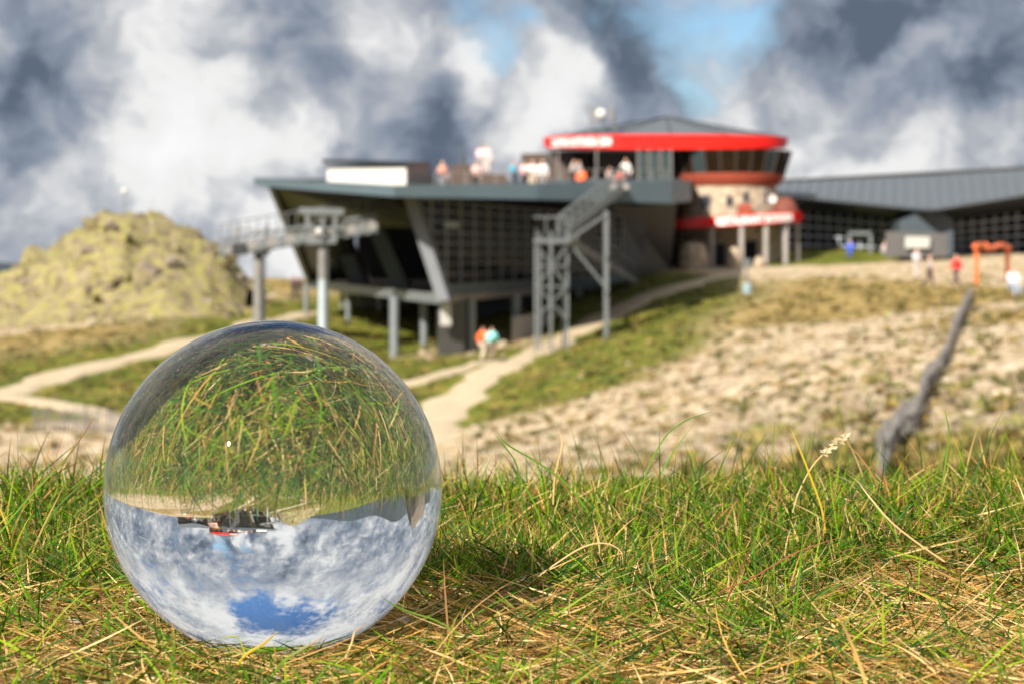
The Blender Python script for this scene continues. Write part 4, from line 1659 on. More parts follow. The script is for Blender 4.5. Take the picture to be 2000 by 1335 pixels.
# orange gate
g1, g2 = ground_at(1907, 556), ground_at(1967, 548)
gate = empty('orange_gate', g1, 'orange bent tube gate frame at the upper end of the long fence', 'gate')
zt = P(1907, 482, g1.y).z
for g in (g1, g2):
    MB().tube([zoff(g, -.2), V3((g.x, g.y, lerp(g.z, zt, .5))), V3((g.x, g.y, zt))], .13, 12).build('gate_post', 'orange_tube', gate, smooth=True)
tp = [lerp(V3((g1.x, g1.y, zt)), V3((g2.x, g2.y, zt)), t) + V3((0, 0, .09 * math.sin(t * 9 + .8))) for t in [i / 14 for i in range(-1, 16)]]
MB().tube(tp, .14, 12).build('gate_beam', 'orange_tube', gate, smooth=True)
MB().rings((tp[5].x, tp[5].y - .05, tp[5].z), [(.02, -.26), (.16, -.15), (.2, 0), (.16, .15), (.02, .26)], 14).build('gate_knob', 'orange_tube', gate, smooth=True)

# pale blue hydrant post
g = ground_at(1459, 572)
hy = empty('snow_hydrant', g, 'pale blue hydrant post on the turf below the red canopy', 'hydrant')
M['pale_blue'] = mat('pale_blue_paint', (0.20, 0.28, 0.31), .5, 0, .2, 3)
MB().rings((g.x, g.y, g.z), [(.26, -.2), (.28, .42), (.24, .52), (.1, .56)], 14).build('hydrant_body', 'pale_blue', hy, smooth=True)
MB().tube([g + V3((0, 0, .6)), g + V3((-.05, 0, 1.9))], .07, 8).build('hydrant_pipe', 'steel_dark', hy)
MB().box(g.x - .25, g.x + .18, g.y - .12, g.y + .12, g.z + 1.5, g.z + 1.9).build('valve_box', 'steel_dark', hy)
# summit marker on the outcrop
q = P(243, 392, OD)
sm = empty('summit_marker', q, 'small white ball on a pole crowning the lichen outcrop', 'marker')
MB().tube([zoff(q, -1.5), P(243, 374, OD)], .05, 6).build('pole', 'steel', sm)
q2 = P(243, 373, OD)
MB().rings((q2.x, q2.y, q2.z), [(.01, -.2), (.15, -.14), (.2, 0), (.15, .14), (.01, .2)], 12).build('marker_ball', 'white_panel', sm, smooth=True)

# dwarf pines at the foot of the outcrop
def shrub(px, py, w, h, label):
    g = ground_at(px, py)
    t = empty('dwarf_pine', g, label, 'shrub', 'dwarf pines at the outcrop')
    mb = MB()
    for k2 in range(5):
        an = k2 * 1.256 + .3
        mb.tube([g, g + V3((math.cos(an) * w * .3, math.sin(an) * w * .3, h * .45)), g + V3((math.cos(an) * w * .5, math.sin(an) * w * .5, h * .8))], [.06, .04, .015], 6)
    mb.build('stem', 'wood_dark', t)
    n = 1500
    d = rng.normal(size=(n, 3))
    d /= np.linalg.norm(d, axis=1)[:, None]
    rad = rng.random(n) ** .4
    lump = 1 + .3 * np.sin(d[:, 0] * 5 + px) * np.cos(d[:, 1] * 6)
    c = np.c_[d[:, 0] * rad * w * .6 * lump, d[:, 1] * rad * w * .6 * lump, np.abs(d[:, 2]) * rad * h * lump + .1] + np.array(g[:])
    u = rng.normal(size=(n, 3)); u /= np.linalg.norm(u, axis=1)[:, None]
    v = np.cross(u, rng.normal(size=(n, 3))); v /= np.linalg.norm(v, axis=1)[:, None]
    s = .05 + .06 * rng.random((n, 1))
    V = np.stack([c - u * s * 2, c - v * s, c + u * s * 2, c + v * s], 1).reshape(-1, 3)
    o = np_mesh('crown', V - np.array(g[:]), np.arange(n * 4).reshape(-1, 4), M['needle'])
    o.parent = t


M['needle'] = mat('dwarf_pine_needles', (0.035, 0.075, 0.022), .8, 0, .5, 2)
shrub(300, 568, 2.0, 1.1, 'dark green dwarf pine below the outcrop, leftmost of three')
shrub(350, 572, 2.6, 1.0, 'dark green dwarf pine below the outcrop, middle of three')
shrub(405, 568, 2.6, 1.2, 'dark green dwarf pine below the outcrop, nearest the brown pylon')

# ================================================================== PEOPLE
def skinned(verts, edges, rads, sub=2):
    me = bpy.data.meshes.new('skin_tmp')
    me.from_pydata(verts, edges, [])
    o = bpy.data.objects.new('skin_tmp', me)
    COL.objects.link(o)
    o.modifiers.new('s', 'SKIN')
    for i, r in enumerate(rads):
        sv = me.skin_vertices[0].data[i]
        sv.radius = r if hasattr(r, '__len__') else (r, r)
        sv.use_root = (i == 0)
    ss = o.modifiers.new('u', 'SUBSURF')
    ss.levels = sub
    bpy.context.view_layer.update()
    out = bpy.data.meshes.new_from_object(o.evaluated_get(bpy.context.evaluated_depsgraph_get()))
    bpy.data.objects.remove(o)
    out.polygons.foreach_set('use_smooth', [True] * len(out.polygons))
    return out


def person_meshes(pose):
    # joints for a 1.72 m figure facing -Y
    hip = V3((0, 0, .92)); chest = V3((0, -.02, 1.28)); neck = V3((0, -.02, 1.47)); head = V3((0, -.04, 1.60)); crown = V3((0, -.03, 1.68))
    shL, shR = V3((.19, -.01, 1.40)), V3((-.19, -.01, 1.40))
    hL, hR = V3((.10, 0, .88)), V3((-.10, 0, .88))
    if pose == 'walk':
        kL, kR = V3((.10, -.16, .50)), V3((-.10, .04, .48))
        aL, aR = V3((.10, -.20, .09)), V3((-.10, .36, .16))
        eL, eR = V3((.25, .12, 1.14)), V3((-.25, -.12, 1.14))
        wL, wR = V3((.24, .02, .92)), V3((-.22, -.30, .98))
    elif pose == 'sit':
        sh = V3((0, 0, -.42))
        hip, chest, neck, head, crown, shL, shR, hL, hR = [p + sh for p in (hip, chest, neck, head, crown, shL, shR, hL, hR)]
        kL, kR = V3((.12, -.42, .50)), V3((-.12, -.42, .50))
        aL, aR = V3((.12, -.44, .08)), V3((-.13, -.40, .08))
        eL, eR = V3((.26, -.12, .74)), V3((-.26, -.12, .74))
        wL, wR = V3((.14, -.34, .66)), V3((-.14, -.34, .64))
    else:
        kL, kR = V3((.11, -.02, .49)), V3((-.11, -.02, .49))
        aL, aR = V3((.12, .02, .08)), V3((-.12, .02, .08))
        eL, eR = V3((.27, .03, 1.13)), V3((-.26, .0, 1.13))
        wL, wR = V3((.27, -.06, .90)), V3((-.16, -.22, 1.10))
    def toe(a): return a + V3((0, -.17, -.04))
    def hand(e, w): return w + (w - e).normalized() * .14
    J = [hip, chest, neck, head, crown, shL, eL, wL, hand(eL, wL), shR, eR, wR, hand(eR, wR), hL, kL, aL, toe(aL), hR, kR, aR, toe(aR)]
    E = [(0, 1), (1, 2), (2, 3), (3, 4), (1, 5), (5, 6), (6, 7), (7, 8), (1, 9), (9, 10), (10, 11), (11, 12), (0, 13), (13, 14), (14, 15), (15, 16), (0, 17), (17, 18), (18, 19), (19, 20)]
    Rr = [.13, (.15, .11), .055, (.085, .10), .07, .06, .042, .03, .035, .06, .042, .03, .035, .085, .058, .042, .035, .085, .058, .042, .035]
    V_ = [tuple(p) for p in J]
    body = skinned(V_, E, Rr)
    jm = {k2: i for i, k2 in enumerate([0, 1, 5, 6, 7, 9, 10, 11])}
    jac = skinned([V_[k2] for k2 in jm], [(0, 1), (1, 2), (2, 3), (3, 4), (1, 5), (5, 6), (6, 7)], [(.165, .135), (.185, .145), .085, .066, .052, .085, .066, .052])
    tm = {k2: i for i, k2 in enumerate([0, 13, 14, 15, 17, 18, 19])}
    tro = skinned([V_[k2] for k2 in tm], [(0, 1), (1, 2), (2, 3), (0, 4), (4, 5), (5, 6)], [.15, .112, .08, .064, .112, .08, .064])
    shoe = []
    for a in (aL, aR):
        shoe.append(skinned([tuple(a + V3((0, .05, -.03))), tuple(a + V3((0, -.05, -.035))), tuple(toe(a) + V3((0, -.02, -.01)))], [(0, 1), (1, 2)], [.058, .055, .045]))
    hair = skinned([tuple(head + V3((0, .05, .0))), tuple(crown + V3((0, .03, .0))), tuple(crown + V3((0, -.05, .0)))], [(0, 1), (1, 2)], [.085, .085, .06])
    nose = skinned([tuple(head + V3((0, -.09, .0))), tuple(head + V3((0, -.13, -.01)))], [(0, 1)], [.018, .014], 1)
    pack = skinned([tuple(chest + V3((0, .20, .08))), tuple(chest + V3((0, .22, -.12))), tuple(hip + V3((0, .2, .06)))], [(0, 1), (1, 2)], [(.12, .08), (.16, .10), (.13, .09)])
    return dict(body=body, jacket=jac, trousers=tro, shoe0=shoe[0], shoe1=shoe[1], hair=hair, nose=nose, backpack=pack)


POSES = {p: person_meshes(p) for p in ('stand', 'walk', 'sit')}
_cm = {}


def cloth(c):
    if c not in _cm:
        _cm[c] = mat('cloth_%d' % len(_cm), c, .85, 0, .12, 9)
    return _cm[c]


def person(loc, rz, pose, jacket, trousers, label, group=None, pack=None, hair=None, s=1.0):
    t = empty('person', loc, label, 'person', group)
    t.rotation_euler = (0, 0, rz)
    t.scale = (s, s, s)
    pm = POSES[pose]

    def add(nm, key, m):
        o = bpy.data.objects.new(nm, pm[key])
        if not pm[key].materials:
            pm[key].materials.append(M['skin'])
        COL.objects.link(o)
        o.parent = t
        o.material_slots[0].link = 'OBJECT'
        o.material_slots[0].material = m
        return o
    b = add('body', 'body', M['skin'])
    add('jacket', 'jacket', cloth(jacket))
    add('trousers', 'trousers', cloth(trousers))
    add('shoe', 'shoe0', M['shoe'])
    add('shoe', 'shoe1', M['shoe'])
    add('hair', 'hair', hair or M['hair'])
    n = add('nose', 'nose', M['skin'])
    n.parent = b
    if pack:
        add('backpack', 'backpack', cloth(pack))
    return t


def on_ground(px, py):
    return ground_at(px, py)


def on_terrace(px, d):
    p = P(px, 340, d)
    return V3((p.x, p.y, terrace_z(p.x, p.y)))


ORANGE, TEAL, WHITE, PINK, RED, BLUE = (.85, .13, .02), (.22, .62, .58), (.8, .78, .76), (.75, .42, .42), (.80, .02, .02), (.01, .10, .55)
DARK, NAVY, GREY, BEIGE, LILAC, SKYB = (.03, .03, .035), (.03, .04, .09), (.25, .25, .26), (.5, .42, .32), (.42, .40, .52), (.06, .40, .58)
tg = 'people on the station terrace'
light_hair = mat('fair_hair', (.45, .30, .14), .6)
for px, d, pose, jc, tc_, rz, hr, lab in (
        (864, 117, 'stand', (.62, .30, .22), GREY, .4, 'l', 'person in salmon top leaning at the left end of the terrace rail'),
        (930, 121, 'stand', (.60, .38, .36), DARK, -.5, None, 'person in dusty pink top left of the tall pale pink visitor'),
        (1004, 122, 'stand', SKYB, NAVY, .8, None, 'person in bright sky blue jacket on the terrace'),
        (1040, 121, 'stand', WHITE, BEIGE, .2, 'l', 'person in white top on the terrace, left of two in white side by side'),
        (1060, 120, 'stand', WHITE, GREY, -.3, 'l', 'person in white top on the terrace, right of two in white side by side'),
        (1024, 126, 'stand', PINK, DARK, 2.5, None, 'person in pink top standing behind the pair in white'),
        (1120, 119, 'stand', (.45, .42, .38), DARK, 1.0, None, 'person in beige grey top beside the orange jacket on the terrace'),
        (1136, 118, 'sit', ORANGE, DARK, -.4, None, 'person in vivid orange jacket seated on the terrace'),
        (1130, 128, 'stand', (.30, .31, .33), DARK, 2.0, None, 'person in grey jacket standing behind the orange jacket'),
        (1222, 120, 'stand', WHITE, DARK, .1, 'l', 'person in white shirt at the top of the steel stair'),
        (1190, 119, 'sit', (.45, .33, .28), NAVY, .9, None, 'person in tan top seated left of the stair head'),
        (1212, 118.6, 'sit', (.50, .09, .06), DARK, .0, None, 'person in brick red jacket seated by the stair head')):
    person(on_terrace(px, d), rz, pose, jc, tc_, lab, tg, hair=light_hair if hr else None)
# low stage for the two visitors who stand higher than the rest
stage_p = on_terrace(945, 126)
zst = P(945, 342, 126).z
mb = MB().box(stage_p.x - 1.3, stage_p.x + 1.3, 125, 128, terrace_z(stage_p.x, 126) - .3, zst)
tag(mb.build('timber_stage', 'wood_dark', loc=stage_p), 'low dark timber stage on the terrace under the pale pink visitor', 'stage')
q = P(950, 342, 126)
person(V3((q.x, q.y, zst)), .2, 'stand', (.78, .62, .62), (.70, .55, .50), 'tall visitor in pale pink clothes standing on the terrace stage', tg, hair=light_hair)
q = P(938, 342, 126.6)
person(V3((q.x, q.y, zst)), -.6, 'stand', (.66, .45, .50), GREY, 'visitor in mauve top half hidden behind the pale pink one', tg)
# folded dark parasols
for px, d, lab in ((905, 130, 'closed dark parasol left of the stage on the terrace'), (1072, 131, 'closed dark parasol beside the red roof end on the terrace')):
    b = on_terrace(px, d)
    t = empty('parasol', b, lab, 'parasol', 'closed parasols on the terrace')
    MB().tube([b, zoff(b, 2.5)], .03, 6).build('pole', 'steel', t)
    MB().rings((b.x, b.y, b.z), [(.05, .9), (.16, 1.0), (.13, 1.8), (.05, 2.35), (.01, 2.45)], 12).build('canopy', cloth((.05, .055, .06)), t, smooth=True)
    MB().rings((b.x, b.y, b.z), [(.3, 0), (.3, .08), (.1, .1)], 14).build('base', 'concrete_dark', t)

hg = 'walkers on the mountain paths'
person(on_ground(943, 706), 2.6, 'walk', ORANGE, BEIGE, 'walker in bright orange jacket on the path below the stilts', hg, pack=(.8, .10, .02))
person(on_ground(960, 707), 2.7, 'walk', TEAL, (.20, .15, .12), 'walker in pale teal jacket beside the orange jacket', hg, pack=(.25, .6, .55))
person(on_ground(1868, 562), -1.2, 'walk', RED, (.10, .05, .06), 'walker in red jacket striding left of the orange gate', hg, pack=(.75, .03, .03))
person(on_ground(1815, 562), 1.4, 'walk', (.40, .32, .28), (.08, .05, .05), 'walker in brown top and dark trousers between rubble and fence', hg)
person(on_ground(1790, 545), .6, 'stand', (.66, .62, .62), (.5, .45, .42), 'person in pale grey clothes near the gabled porch', hg)
person(on_ground(1977, 580), .3, 'sit', (.72, .70, .74), (.3, .36, .48), 'person in white top sitting right of the orange gate', hg, s=1.05)
person(on_ground(1661, 503), -.3, 'sit', BLUE, (.02, .08, .45), 'person dressed in blue crouching before the entrance portal', hg, hair=mat('red_cap', (.5, .08, .08), .8))
person(on_ground(1727, 506), .8, 'sit', (.65, .50, .50), GREY, 'person in pale pink sitting left of the dark screen wall', hg)
person(on_ground(1257, 530), .4, 'stand', LILAC, (.45, .43, .50), 'person in lilac clothes standing at the foot of the dark wall', hg)
person(on_ground(322, 562), .5, 'stand', WHITE, WHITE, 'hiker dressed in white standing below the lichen outcrop', hg, s=1.1)
person(on_ground(366, 568), 1.5, 'sit', (.72, .72, .68), GREY, 'hiker in off white sitting among the dwarf pines', hg, s=1.1)
person(on_ground(574, 585), 2.2, 'walk', (.10, .06, .05), DARK, 'dark clad walker behind the brown pylon, left of two', hg)
person(on_ground(585, 585), 2.3, 'walk', (.09, .05, .04), (.05, .04, .04), 'dark clad walker behind the brown pylon, right of two', hg)

# ================================================================== GLASS BALL
rb_ = ray(535, 954)
Dk = 0.529
BC = Vector((0, 0, HC)) + rb_.normalized() * Dk
print('BALL', BC)


def glass_ball():
    m = bpy.data.materials.new('clear_crystal_glass')
    m.use_nodes = True
    t = NT(m.node_tree)
    t.n.clear()
    g = t.add('ShaderNodeBsdfGlass')
    g.inputs['IOR'].default_value = 1.465
    g.inputs['Roughness'].default_value = 0.0
    g.inputs['Color'].default_value = (0.985, 0.992, 0.988, 1)
    o = t.add('ShaderNodeOutputMaterial')
    t.l.new(g.outputs[0], o.inputs[0])
    bm = bmesh.new()
    bmesh.ops.create_icosphere(bm, subdivisions=7, radius=BALL_R)
    me = bpy.data.meshes.new('glass_ball')
    bm.to_mesh(me)
    bm.free()
    me.polygons.foreach_set('use_smooth', [True] * len(me.polygons))
    me.materials.append(m)
    ob = bpy.data.objects.new('glass_ball', me)
    ob.location = BC
    ob.cycles.is_caustics_caster = True
    COL.objects.link(ob)
    return tag(ob, 'clear glass ball resting in the grass with an inverted view inside', 'glass ball')


ball = glass_ball()


def ball_dust():
    """hair-fine scratches and dust on the glass skin"""
    mb = MB()

    def on(a, e, lift=2e-5):
        # a: angle round the view axis side, e: elevation, both seen from the lens
        n = V3((math.sin(a) * math.cos(e), -math.cos(a) * math.cos(e), math.sin(e)))
        return BC + n * (BALL_R + lift)
    for q in range(26):
        if q < 18:
            a, e = random.uniform(-1.35, -.75), random.uniform(-.75, .05)
        else:
            a, e = random.uniform(.1, .9), random.uniform(.55, 1.05)
        da, de = random.uniform(-.16, .16), random.uniform(-.16, .16)
        cv = random.uniform(-.05, .05)
        pts_ = [on(a + da * t + cv * t * (1 - t), e + de * t - cv * t * (1 - t) * 2) for t in [i / 6 for i in range(7)]]
        mb.tube(pts_, 1.6e-5, 3, cap=False)
    for q in range(170):
        a, e = random.uniform(-1.2, 1.2), random.uniform(-.9, 1.1)
        p = on(a, e)
        r_ = random.uniform(2e-5, 6e-5)
        mb.hexa([p + V3(v) * r_ for v in ((-1, -1, -1), (1, -1, -1), (1, 1, -1), (-1, 1, -1), (-1, -1, 1), (1, -1, 1), (1, 1, 1), (-1, 1, 1))])
    o = mb.build('dust_and_scratches', mat('pale_dust', (.7, .7, .68), .8), ball)
    return tag(o, kind='stuff')


ball_dust()

# ================================================================== TURF
def blade_mat():
    m = bpy.data.materials.new('grass_blades')
    m.use_nodes = True
    t = NT(m.node_tree)
    t.n.clear()
    at = t.add('ShaderNodeAttribute', attribute_name='col')
    b = t.add('ShaderNodeBsdfPrincipled')
    b.inputs['Roughness'].default_value = 0.6
    b.inputs['Specular IOR Level'].default_value = 0.15
    t.put(b.inputs['Base Color'], at.outputs['Color'])
    tr = t.add('ShaderNodeBsdfTranslucent')
    t.put(tr.inputs['Color'], t.vmath('MULTIPLY', at.outputs['Color'], (1.25, 1.2, .7)))
    mx = t.add('ShaderNodeMixShader')
    mx.inputs[0].default_value = 0.22
    t.l.new(b.outputs[0], mx.inputs[1])
    t.l.new(tr.outputs[0], mx.inputs[2])
    o = t.add('ShaderNodeOutputMaterial')
    t.l.new(mx.outputs[0], o.inputs[0])
    return m


BM = blade_mat()
GREENS = np.array([(.042, .125, .002), (.072, .180, .003), (.125, .235, .004), (.014, .055, .004), (.18, .255, .006), (.035, .10, .018), (.024, .080, .003)])
STRAWS = np.array([(.44, .27, .085), (.54, .36, .14), (.34, .18, .05), (.64, .47, .22), (.20, .10, .035), (.48, .27, .06)])
ODD = np.array([(.22, .07, .03), (.12, .05, .03), (.45, .33, .03), (.35, .15, .05)])


def blades(root, L, th0, kap, az, daz, wid, colr, tipcol=None, rows=6):
    """root (n,3); th0 angle from vertical at the root, kap added over the length; az heading, daz turn over the length"""
    n = len(L)
    tt = np.linspace(0, 1, rows)
    pos = np.zeros((n, rows, 3))
    cur = root.copy()
    pos[:, 0] = cur
    dirs = np.zeros((n, rows, 3))
    for i in range(rows):
        th = th0 + kap * tt[i]
        a = az + daz * tt[i]
        d = np.stack([np.sin(th) * np.cos(a), np.sin(th) * np.sin(a), np.cos(th)], 1)
        dirs[:, i] = d
        if i:
            cur = cur + 0.5 * (d + dirs[:, i - 1]) * (L / (rows - 1))[:, None]
            pos[:, i] = cur
    # the ball has pushed aside what would cross it
    dl = np.linalg.norm(pos - np.array(BC[:]), axis=2).min(1)
    ok = dl > BALL_R + 0.0007
    pos, dirs, az, wid, colr, L = pos[ok], dirs[ok], az[ok], wid[ok], colr[ok], L[ok]
    if tipcol is not None:
        tipcol = tipcol[ok]
    n = len(L)
    # nothing but the few single blades built below leans over the ball's face
    up_ = (pos[..., 0] / pos[..., 1] - BC.x / BC.y)
    vp_ = ((pos[..., 2] - HC) / pos[..., 1] - (BC.z - HC) / BC.y)
    bad = ((np.hypot(up_, vp_) < BALL_R / BC.y * .98) & (pos[..., 1] < BC.y) & (pos[..., 2] > .008)).any(1)
    ok = ~bad
    pos, dirs, az, wid, colr, L = pos[ok], dirs[ok], az[ok], wid[ok], colr[ok], L[ok]
    if tipcol is not None:
        tipcol = tipcol[ok]
    n = len(L)
    # keep above the soil
    gzv = near_h(pos[..., 0].ravel(), pos[..., 1].ravel()).reshape(n, rows)
    pos[..., 2] = np.maximum(pos[..., 2], gzv + 0.0008 + 0.004 * rng.random((n, 1)))
    side = np.stack([-np.sin(az), np.cos(az), np.zeros(n)], 1)
    tw = rng.uniform(-1.2, 1.2, n)
    sw = side[:, None, :] * np.cos(tw)[:, None, None] + np.cross(dirs, np.repeat(side[:, None], rows, 1)) * np.sin(tw)[:, None, None]
    prof = np.minimum(1.0, (1 - tt) * 2.6 + .06) * np.minimum(1, .55 + tt * 3)
    half = sw * (wid[:, None] * .5 * prof[None])[..., None]
    V = np.stack([pos - half, pos + half], 2).reshape(n, rows * 2, 3)
    q = np.array([[2 * i, 2 * i + 1, 2 * i + 3, 2 * i + 2] for i in range(rows - 1)])
    F = (q[None] + (np.arange(n) * rows * 2)[:, None, None]).reshape(-1, 4)
    c = np.repeat(colr[:, None], rows, 1)
    if tipcol is not None:
        f = np.clip((tt - .55) / .45, 0, 1)[None, :, None]
        c = c * (1 - f) + tipcol[:, None] * f
    base_f = np.clip(1 - tt / .25, 0, 1)[None, :, None] * .35
    c = c * (1 - base_f) + np.array([.30, .24, .09]) * base_f
    C = np.repeat(c[:, :, None], 2, 2).reshape(n, rows * 2, 3)
    return V.reshape(-1, 3), F, C.reshape(-1, 3)


def pick(pal, n, var=.25):
    c = pal[rng.integers(0, len(pal), n)]
    return np.clip(c * (1 + var * (rng.random((n, 1)) * 2 - 1)), 0, 1)


def greenness(x, y):
    """how lush the turf is: greener on the crest and left of the ball, straw in front"""
    g = 0.10 + 0.90 * smooth01(y, .51, .63) - 0.50 * smooth01(x, .04, .12) * smooth01(y, .53, .57) * (1 - smooth01(y, .60, .66)) + 0.60 * smooth01(-x, .07, .14) * smooth01(y, .46, .56)
    g = g + 1.1 * fbm(x * 16 + 3, y * 16, 3)
    return np.clip(g, 0.05, 1.2)


HOLE = [None]


def scatter(n, region, wfun):
    out = []
    tot = 0
    while tot < n:
        x = rng.uniform(region[0], region[1], n)
        y = rng.uniform(region[2], region[3], n)
        keep = rng.random(n) < wfun(x, y)
        if HOLE[0]:
            h = HOLE[0]
            keep &= ~((x > h[0]) & (x < h[1]) & (y > h[2]) & (y < h[3]))
        out.append(np.c_[x, y][keep])
        tot += keep.sum()
    return np.concatenate(out)[:n]


def off_ball(xy):
    d = np.hypot(xy[:, 0] - BC.x, xy[:, 1] - BC.y)
    return xy[d > .012]


def turf(name, region, n_thatch, n_lying, n_up, n_tall, n_short, wmul=1.0):
    parts = []

    def emit(xy, L, th0, kap, az, daz, wid, col, tip=None, lift=0.0, rows=6):
        z = near_h(xy[:, 0], xy[:, 1]) - .001 + lift
        parts.append(blades(np.c_[xy, z], L, th0, kap, az, daz, wid * wmul, col, tip, rows))
    U = lambda a, b, n: rng.uniform(a, b, n)
    # flat straw thatch
    xy = off_ball(scatter(n_thatch, region, lambda x, y: 1.15 - .55 * greenness(x, y)))
    n = len(xy)
    emit(xy, U(.006, .034, n), U(1.2, 1.60, n), U(-.2, .25, n), U(0, 6.28, n), rng.normal(0, .9, n), U(.0002, .00055, n), pick(STRAWS, n), None, rng.random(n) ** 2 * .006)
    # matted green blades
    xy = off_ball(scatter(n_lying, region, lambda x, y: .25 + .75 * greenness(x, y)))
    n = len(xy)
    col = pick(GREENS, n)
    tip = np.where(rng.random((n, 1)) < .35, pick(STRAWS, n), col)
    emit(xy, U(.010, .030, n), U(.8, 1.45, n), U(.0, .5, n), U(0, 6.28, n), rng.normal(0, .5, n), U(.0003, .00065, n), col, tip, rng.random(n) * .004)
    # upright blades in tufts
    nt = max(4, n_up // 13)
    ctr = off_ball(scatter(nt, region, lambda x, y: np.clip(greenness(x, y), 0, 1) ** 1.5))
    k2 = rng.integers(0, len(ctr), n_up)
    xy = ctr[k2] + rng.normal(0, .0035, (n_up, 2))
    n = n_up
    hh = (.6 + .4 * rng.random(len(ctr)))[k2] * (.55 + .6 * np.clip(greenness(xy[:, 0], xy[:, 1]), .2, 1))
    col = pick(GREENS, n)
    dry = rng.random((n, 1)) < .22
    col = np.where(dry, pick(STRAWS, n), col)
    tip = np.where(rng.random((n, 1)) < .22, pick(STRAWS, n), col)
    emit(xy, U(.008, .021, n) * hh, np.abs(rng.normal(.25, .28, n)), U(.1, 1.0, n), U(0, 6.28, n), rng.normal(0, .4, n), U(.0003, .00062, n), col, tip)
    # taller single blades and stalks that stand up along the crest
    xy = off_ball(scatter(n_tall, region, lambda x, y: smooth01(y, .58, .72) * .9 + .04 + .3 * smooth01(-x, .08, .13)))
    n = len(xy)
    col = pick(GREENS, n)
    r = rng.random((n, 1))
    col = np.where(r < .16, pick(STRAWS, n), col)
    col = np.where(r > .93, pick(ODD, n), col)
    tip = np.where(rng.random((n, 1)) < .3, pick(ODD, n), col)
    emit(xy, U(.014, .034, n), np.abs(rng.normal(.22, .24, n)), U(.05, .9, n), U(0, 6.28, n), rng.normal(0, .3, n), U(.00035, .0006, n), col, tip, 0, 8)
    # a few wispy blades reach well above the rest
    n = n_tall // 8
    xy = off_ball(scatter(n, region, lambda x, y: smooth01(y, .58, .66) + .02))
    n = len(xy)
    col = pick(GREENS, n)
    col = np.where(rng.random((n, 1)) < .18, pick(STRAWS, n), col)
    tip = np.where(rng.random((n, 1)) < .45, pick(ODD, n), col)
    emit(xy, U(.028, .043, n), np.abs(rng.normal(.2, .2, n)), U(.1, 1.1, n), U(0, 6.28, n), rng.normal(0, .4, n), U(.0004, .00065, n), col, tip, 0, 9)
    # short moss-like growth between
    xy = off_ball(scatter(n_short, region, lambda x, y: .2 + .8 * greenness(x, y)))
    n = len(xy)
    emit(xy, U(.002, .007, n), U(0, .9, n), U(0, .8, n), U(0, 6.28, n), np.zeros(n), U(.0003, .0007, n), np.where(rng.random((n, 1)) < .25, pick(STRAWS, n), pick(GREENS, n)), None, 0, 4)
    off = 0
    Vs, Fs, Cs = [], [], []
    for V, F, C in parts:
        Vs.append(V); Fs.append(F + off); Cs.append(C)
        off += len(V)
    o = np_mesh(name, np.concatenate(Vs), np.concatenate(Fs), BM, np.concatenate(Cs))
    o.cycles.is_caustics_receiver = True
    return tag(o, kind='stuff')


CORE = (-.30, .30, .40, .92)
tag(turf('grass', CORE, 62000, 62000, 80000, 2600, 34000), 'short green turf and straw thatch round the glass ball', 'grass')
HOLE[0] = CORE
tag(turf('grass', (-1.3, 1.3, -.35, 1.6), 34000, 22000, 22000, 1500, 9000, 1.25), 'outer alpine turf around the camera', 'grass')


# rougher tufts carry the turf on down the bank beyond the crest and round the camera
def bank_tufts(nt=9000, nb=7):
    r = 1.3 * (14 / 1.3) ** rng.random(nt)
    a = np.where(rng.random(nt) < .7, rng.uniform(-.9, .9, nt), rng.uniform(-3.14, 3.14, nt))
    x, y = r * np.sin(a), r * np.cos(a)
    z = terrain(x, y)
    c = np.repeat(np.c_[x, y, z], nb, 0)
    n = len(c)
    sc_ = np.repeat(np.clip(r / 3, .6, 2.2), nb)
    c[:, :2] += rng.normal(0, .012, (n, 2)) * sc_[:, None]
    az = rng.uniform(0, 6.28, n)
    L = rng.uniform(.02, .06, n) * sc_
    lean = rng.uniform(.2, 1.2, n)
    d1 = np.stack([np.sin(lean * .6) * np.cos(az), np.sin(lean * .6) * np.sin(az), np.cos(lean * .6)], 1)
    d2 = np.stack([np.sin(lean * 1.3) * np.cos(az), np.sin(lean * 1.3) * np.sin(az), np.cos(lean * 1.3)], 1)
    sd_ = np.stack([-np.sin(az), np.cos(az), 0 * az], 1) * (rng.uniform(.0006, .0014, n) * sc_)[:, None]
    m_ = c + d1 * (L * .5)[:, None]
    t_ = m_ + d2 * (L * .5)[:, None]
    V = np.stack([c - sd_, c + sd_, m_ + sd_, m_ - sd_, t_ + sd_ * .15, t_ - sd_ * .15], 1).reshape(-1, 3)
    F = (np.array([[0, 1, 2, 3], [3, 2, 4, 5]])[None] + (np.arange(n) * 6)[:, None, None]).reshape(-1, 4)
    col = np.where(rng.random((n, 1)) < .35, pick(STRAWS, n), pick(GREENS, n))
    return tag(np_mesh('grass', V, F, BM, np.repeat(col, 6, 0)), 'rough grass on the bank beyond the crest', 'grass', kind='stuff')


bank_tufts()

# grit and pebbles between the straws
Vs, Fs, off = [], [], 0
gb = [rock_verts(IV2, 500 + q) for q in range(6)]
for q in range(420):
    x, y = random.uniform(-.26, .26), random.uniform(.43, .62)
    if math.hypot(x - BC.x, y - BC.y) < .03:
        continue
    r_ = .0008 + .0028 * random.random() ** 3
    v = gb[q % 6] * r_
    an = random.uniform(0, 6.28)
    v = np.c_[v[:, 0] * math.cos(an) - v[:, 1] * math.sin(an), v[:, 0] * math.sin(an) + v[:, 1] * math.cos(an), v[:, 2]]
    Vs.append(v + [x, y, float(near_h(np.array([x]), np.array([y]))[0]) + .002 + r_ * .4])
    Fs.append(IF2 + off)
    off += len(v)
M['grit'] = mat('pale_grit', (.45, .37, .30), .9, 0, .4, 150)
tag(np_mesh('grit', np.concatenate(Vs), np.concatenate(Fs), M['grit']), kind='stuff')


